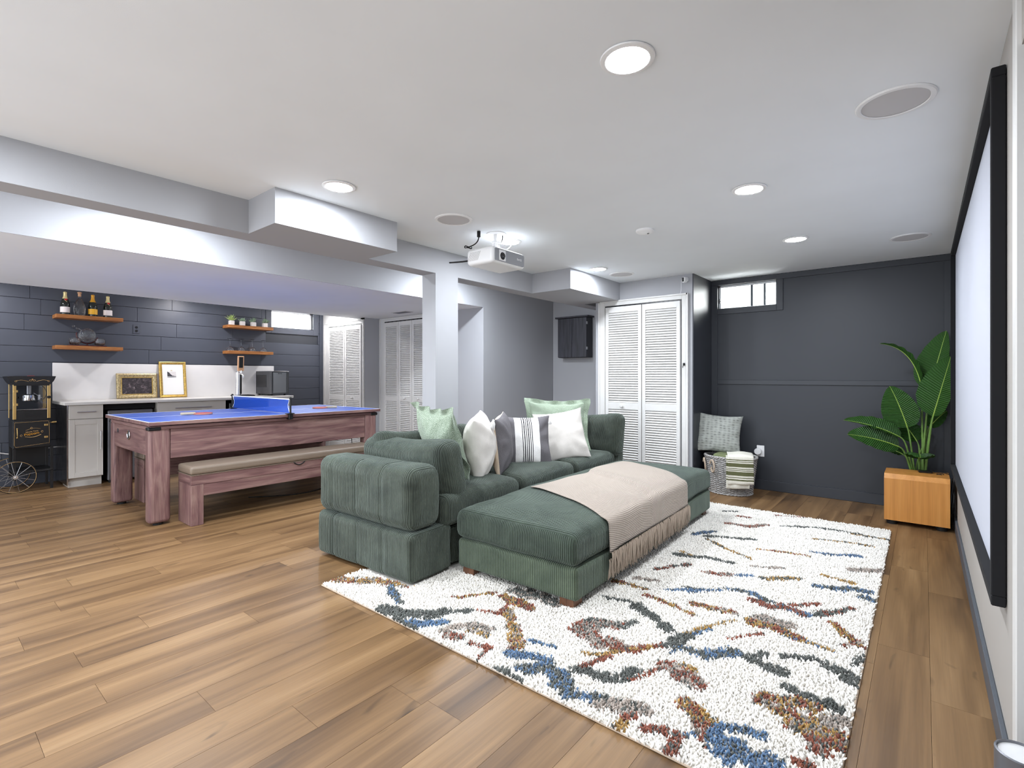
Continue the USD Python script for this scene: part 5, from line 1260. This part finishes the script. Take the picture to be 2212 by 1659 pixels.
obj("cable", join(tube(bez((.045, 0, .008), (.09, -.02, .012), (.12, .02, .010), (.142, -.05, .008), n=12), .003, 6), tube([(.085 + .022 * cos(a), -.075 + .018 * sin(a), .006 + .003 * sin(2 * a)) for a in np.linspace(0, 5, 16)], .003, 6)), "rubber_black", t, kind="stuff")
t = solo("cable_tangle", join(*[tube([(.178 + .012 * sin(3 * u + k), 5.20 + .05 * k + .03 * cos(5 * u + k), .40 - .38 * u) for u in np.linspace(0, 1, 18)], .003, 5) for k in range(4)]), "rubber_black", "tangle of black cables between the subwoofer and the wall", "cables", kind="stuff")

# ------------------------------------------------------------------ bird of paradise plant
PC_ = (-.03, 5.63, 0)
t = thing("bird_of_paradise", "tall plant with big paddle leaves behind the wooden box", "plant", PC_)
def pl_(p): return np.array(p, float) - np.array(PC_)
obj("pot", lathe([(0, 0), (.085, 0), (.11, .26), (.104, .265), (.098, .255), (0, .25)], 28), "plastic_black", t, smooth=40)
obj("soil", lathe([(0, .245), (.099, .245)], 24), "soil", t)
def leaf(base, tip, bow, face, wl, wr, fold=.25, stem_from=None, droop=0., seed=0, rib=True):
    """paddle leaf: midrib from base to tip bowed along 'bow'; face = the way its upper side looks; wl, wr half widths"""
    base, tip, bow = pl_(base), pl_(tip), np.array(bow, float)
    nl, nw = 30, 9; mid = bez(base, (base + tip) / 2 + bow, tip, n=nl)
    Tn = np.gradient(mid, axis=0); Tn /= np.linalg.norm(Tn, axis=1, keepdims=True)
    f0 = np.array(face, float); A, uv = [], []
    for i in range(nl):
        s = i / (nl - 1); n = f0 - Tn[i] * (f0 @ Tn[i]); n /= np.linalg.norm(n); x = np.cross(Tn[i], n)
        prof = (sin(PI * min(1, s ** .72 * 1.0)) ** .62) * (1 - .12 * s) if 0 < s < 1 else 0
        for j in range(-nw, nw + 1):
            u = j / nw; w = (wr if u > 0 else wl) * prof
            rip = .006 * sin(s * 34 + u * 4 + seed) * abs(u) ** 1.5 * prof
            A.append(mid[i] + x * u * w * cos(fold * abs(u) ** .5) + n * (abs(u) * w * sin(fold) * .8 + rip - droop * u * u * w)); uv.append((s - .12 * abs(u), u, 0))
    k = 2 * nw + 1
    Fq = [[i * k + j, i * k + j + 1, (i + 1) * k + j + 1, (i + 1) * k + j] for i in range(nl - 1) for j in range(k - 1)]
    m = tm(A, Fq)
    if (m.face_normals.mean(0) @ f0) < 0: m.invert()
    nn = m.vertex_normals; n0 = len(A); V2 = np.vstack([np.array(A) + nn * .0006, np.array(A) - nn * .0006])
    F2 = np.vstack([m.faces, n0 + m.faces[:, ::-1]])
    p = obj("leaf", trimesh.Trimesh(V2, F2, process=False), "leaf_green", t, smooth=True)
    mesh_attr(p, "leafuv", np.array(uv + uv), "f3")
    obj("midrib", tube(mid + 0, np.linspace(.0055, .0015, nl), 6), "leaf_rib", p, smooth=True)
    if stem_from is not None:
        s0 = pl_(stem_from); d = (base - s0)
        obj("stem", tube(bez(s0, s0 + d * .55 + np.array([0, 0, .05]), base - Tn[0] * .06, base, n=14), np.linspace(.0095, .0055, 14), 7), "leaf_stem", p, smooth=True)
S0 = (-.05, 5.62, .25); S1 = (-.02, 5.63, .25); S2 = (-.0, 5.61, .25)
leaf((.040, 5.58, 1.10), (.150, 5.64, 1.60), (.0, .03, .0), (-.30, -.93, .1), .155, .085, .12, S1, seed=1)
leaf((.062, 5.50, .875), (.172, 5.40, 1.375), (.0, -.01, .0), (-.35, -.92, .1), .165, .085, .12, S2, seed=2)
leaf((-.108, 5.56, .765), (-.230, 5.52, 1.125), (.01, -.03, .02), (-.10, -.97, .25), .150, .130, .18, S0, seed=3)
leaf((-.155, 5.52, .680), (-.560, 5.40, .815), (.02, -.01, .05), (-.12, -.62, .78), .085, .10, .65, S0, seed=4)
leaf((-.165, 5.50, .600), (-.520, 5.30, .700), (.02, .0, .03), (-.05, -.85, .50), .10, .14, .22, S0, droop=.12, seed=5)
leaf((-.045, 5.68, .640), (-.150, 5.73, .800), (.0, .0, .02), (.1, -.95, .3), .09, .09, .2, S1, seed=6)
leaf((.040, 5.66, .770), (.155, 5.70, .915), (.0, .0, .02), (-.2, -.95, .25), .075, .06, .2, S1, seed=7)
leaf((-.030, 5.56, .500), (-.020, 5.28, .545), (.0, -.02, .075), (.0, -.25, 1.0), .125, .120, .55, (-.03, 5.60, .25), droop=.45, seed=8)
leaf((-.022, 5.60, 1.170), (-.300, 5.50, 1.500), (.075, .02, .14), (.75, -.05, .65), .060, .050, .9, S2, seed=9)
leaf((-.140, 5.62, .520), (-.262, 5.66, .540), (.0, .0, .03), (-.1, -.6, .8), .045, .045, .3, S0, seed=10)
for a, b in (((.03, .01), (.055, 5.6, .86)), ((-.03, .02), (.0, 5.62, .62)), ((.01, -.02), (.02, 5.6, .78))):
    obj("stem", tube(bez((a[0], a[1], .25), (a[0], a[1], .45), pl_(b), n=10), np.linspace(.009, .005, 10), 6), "leaf_stem", t, smooth=True)
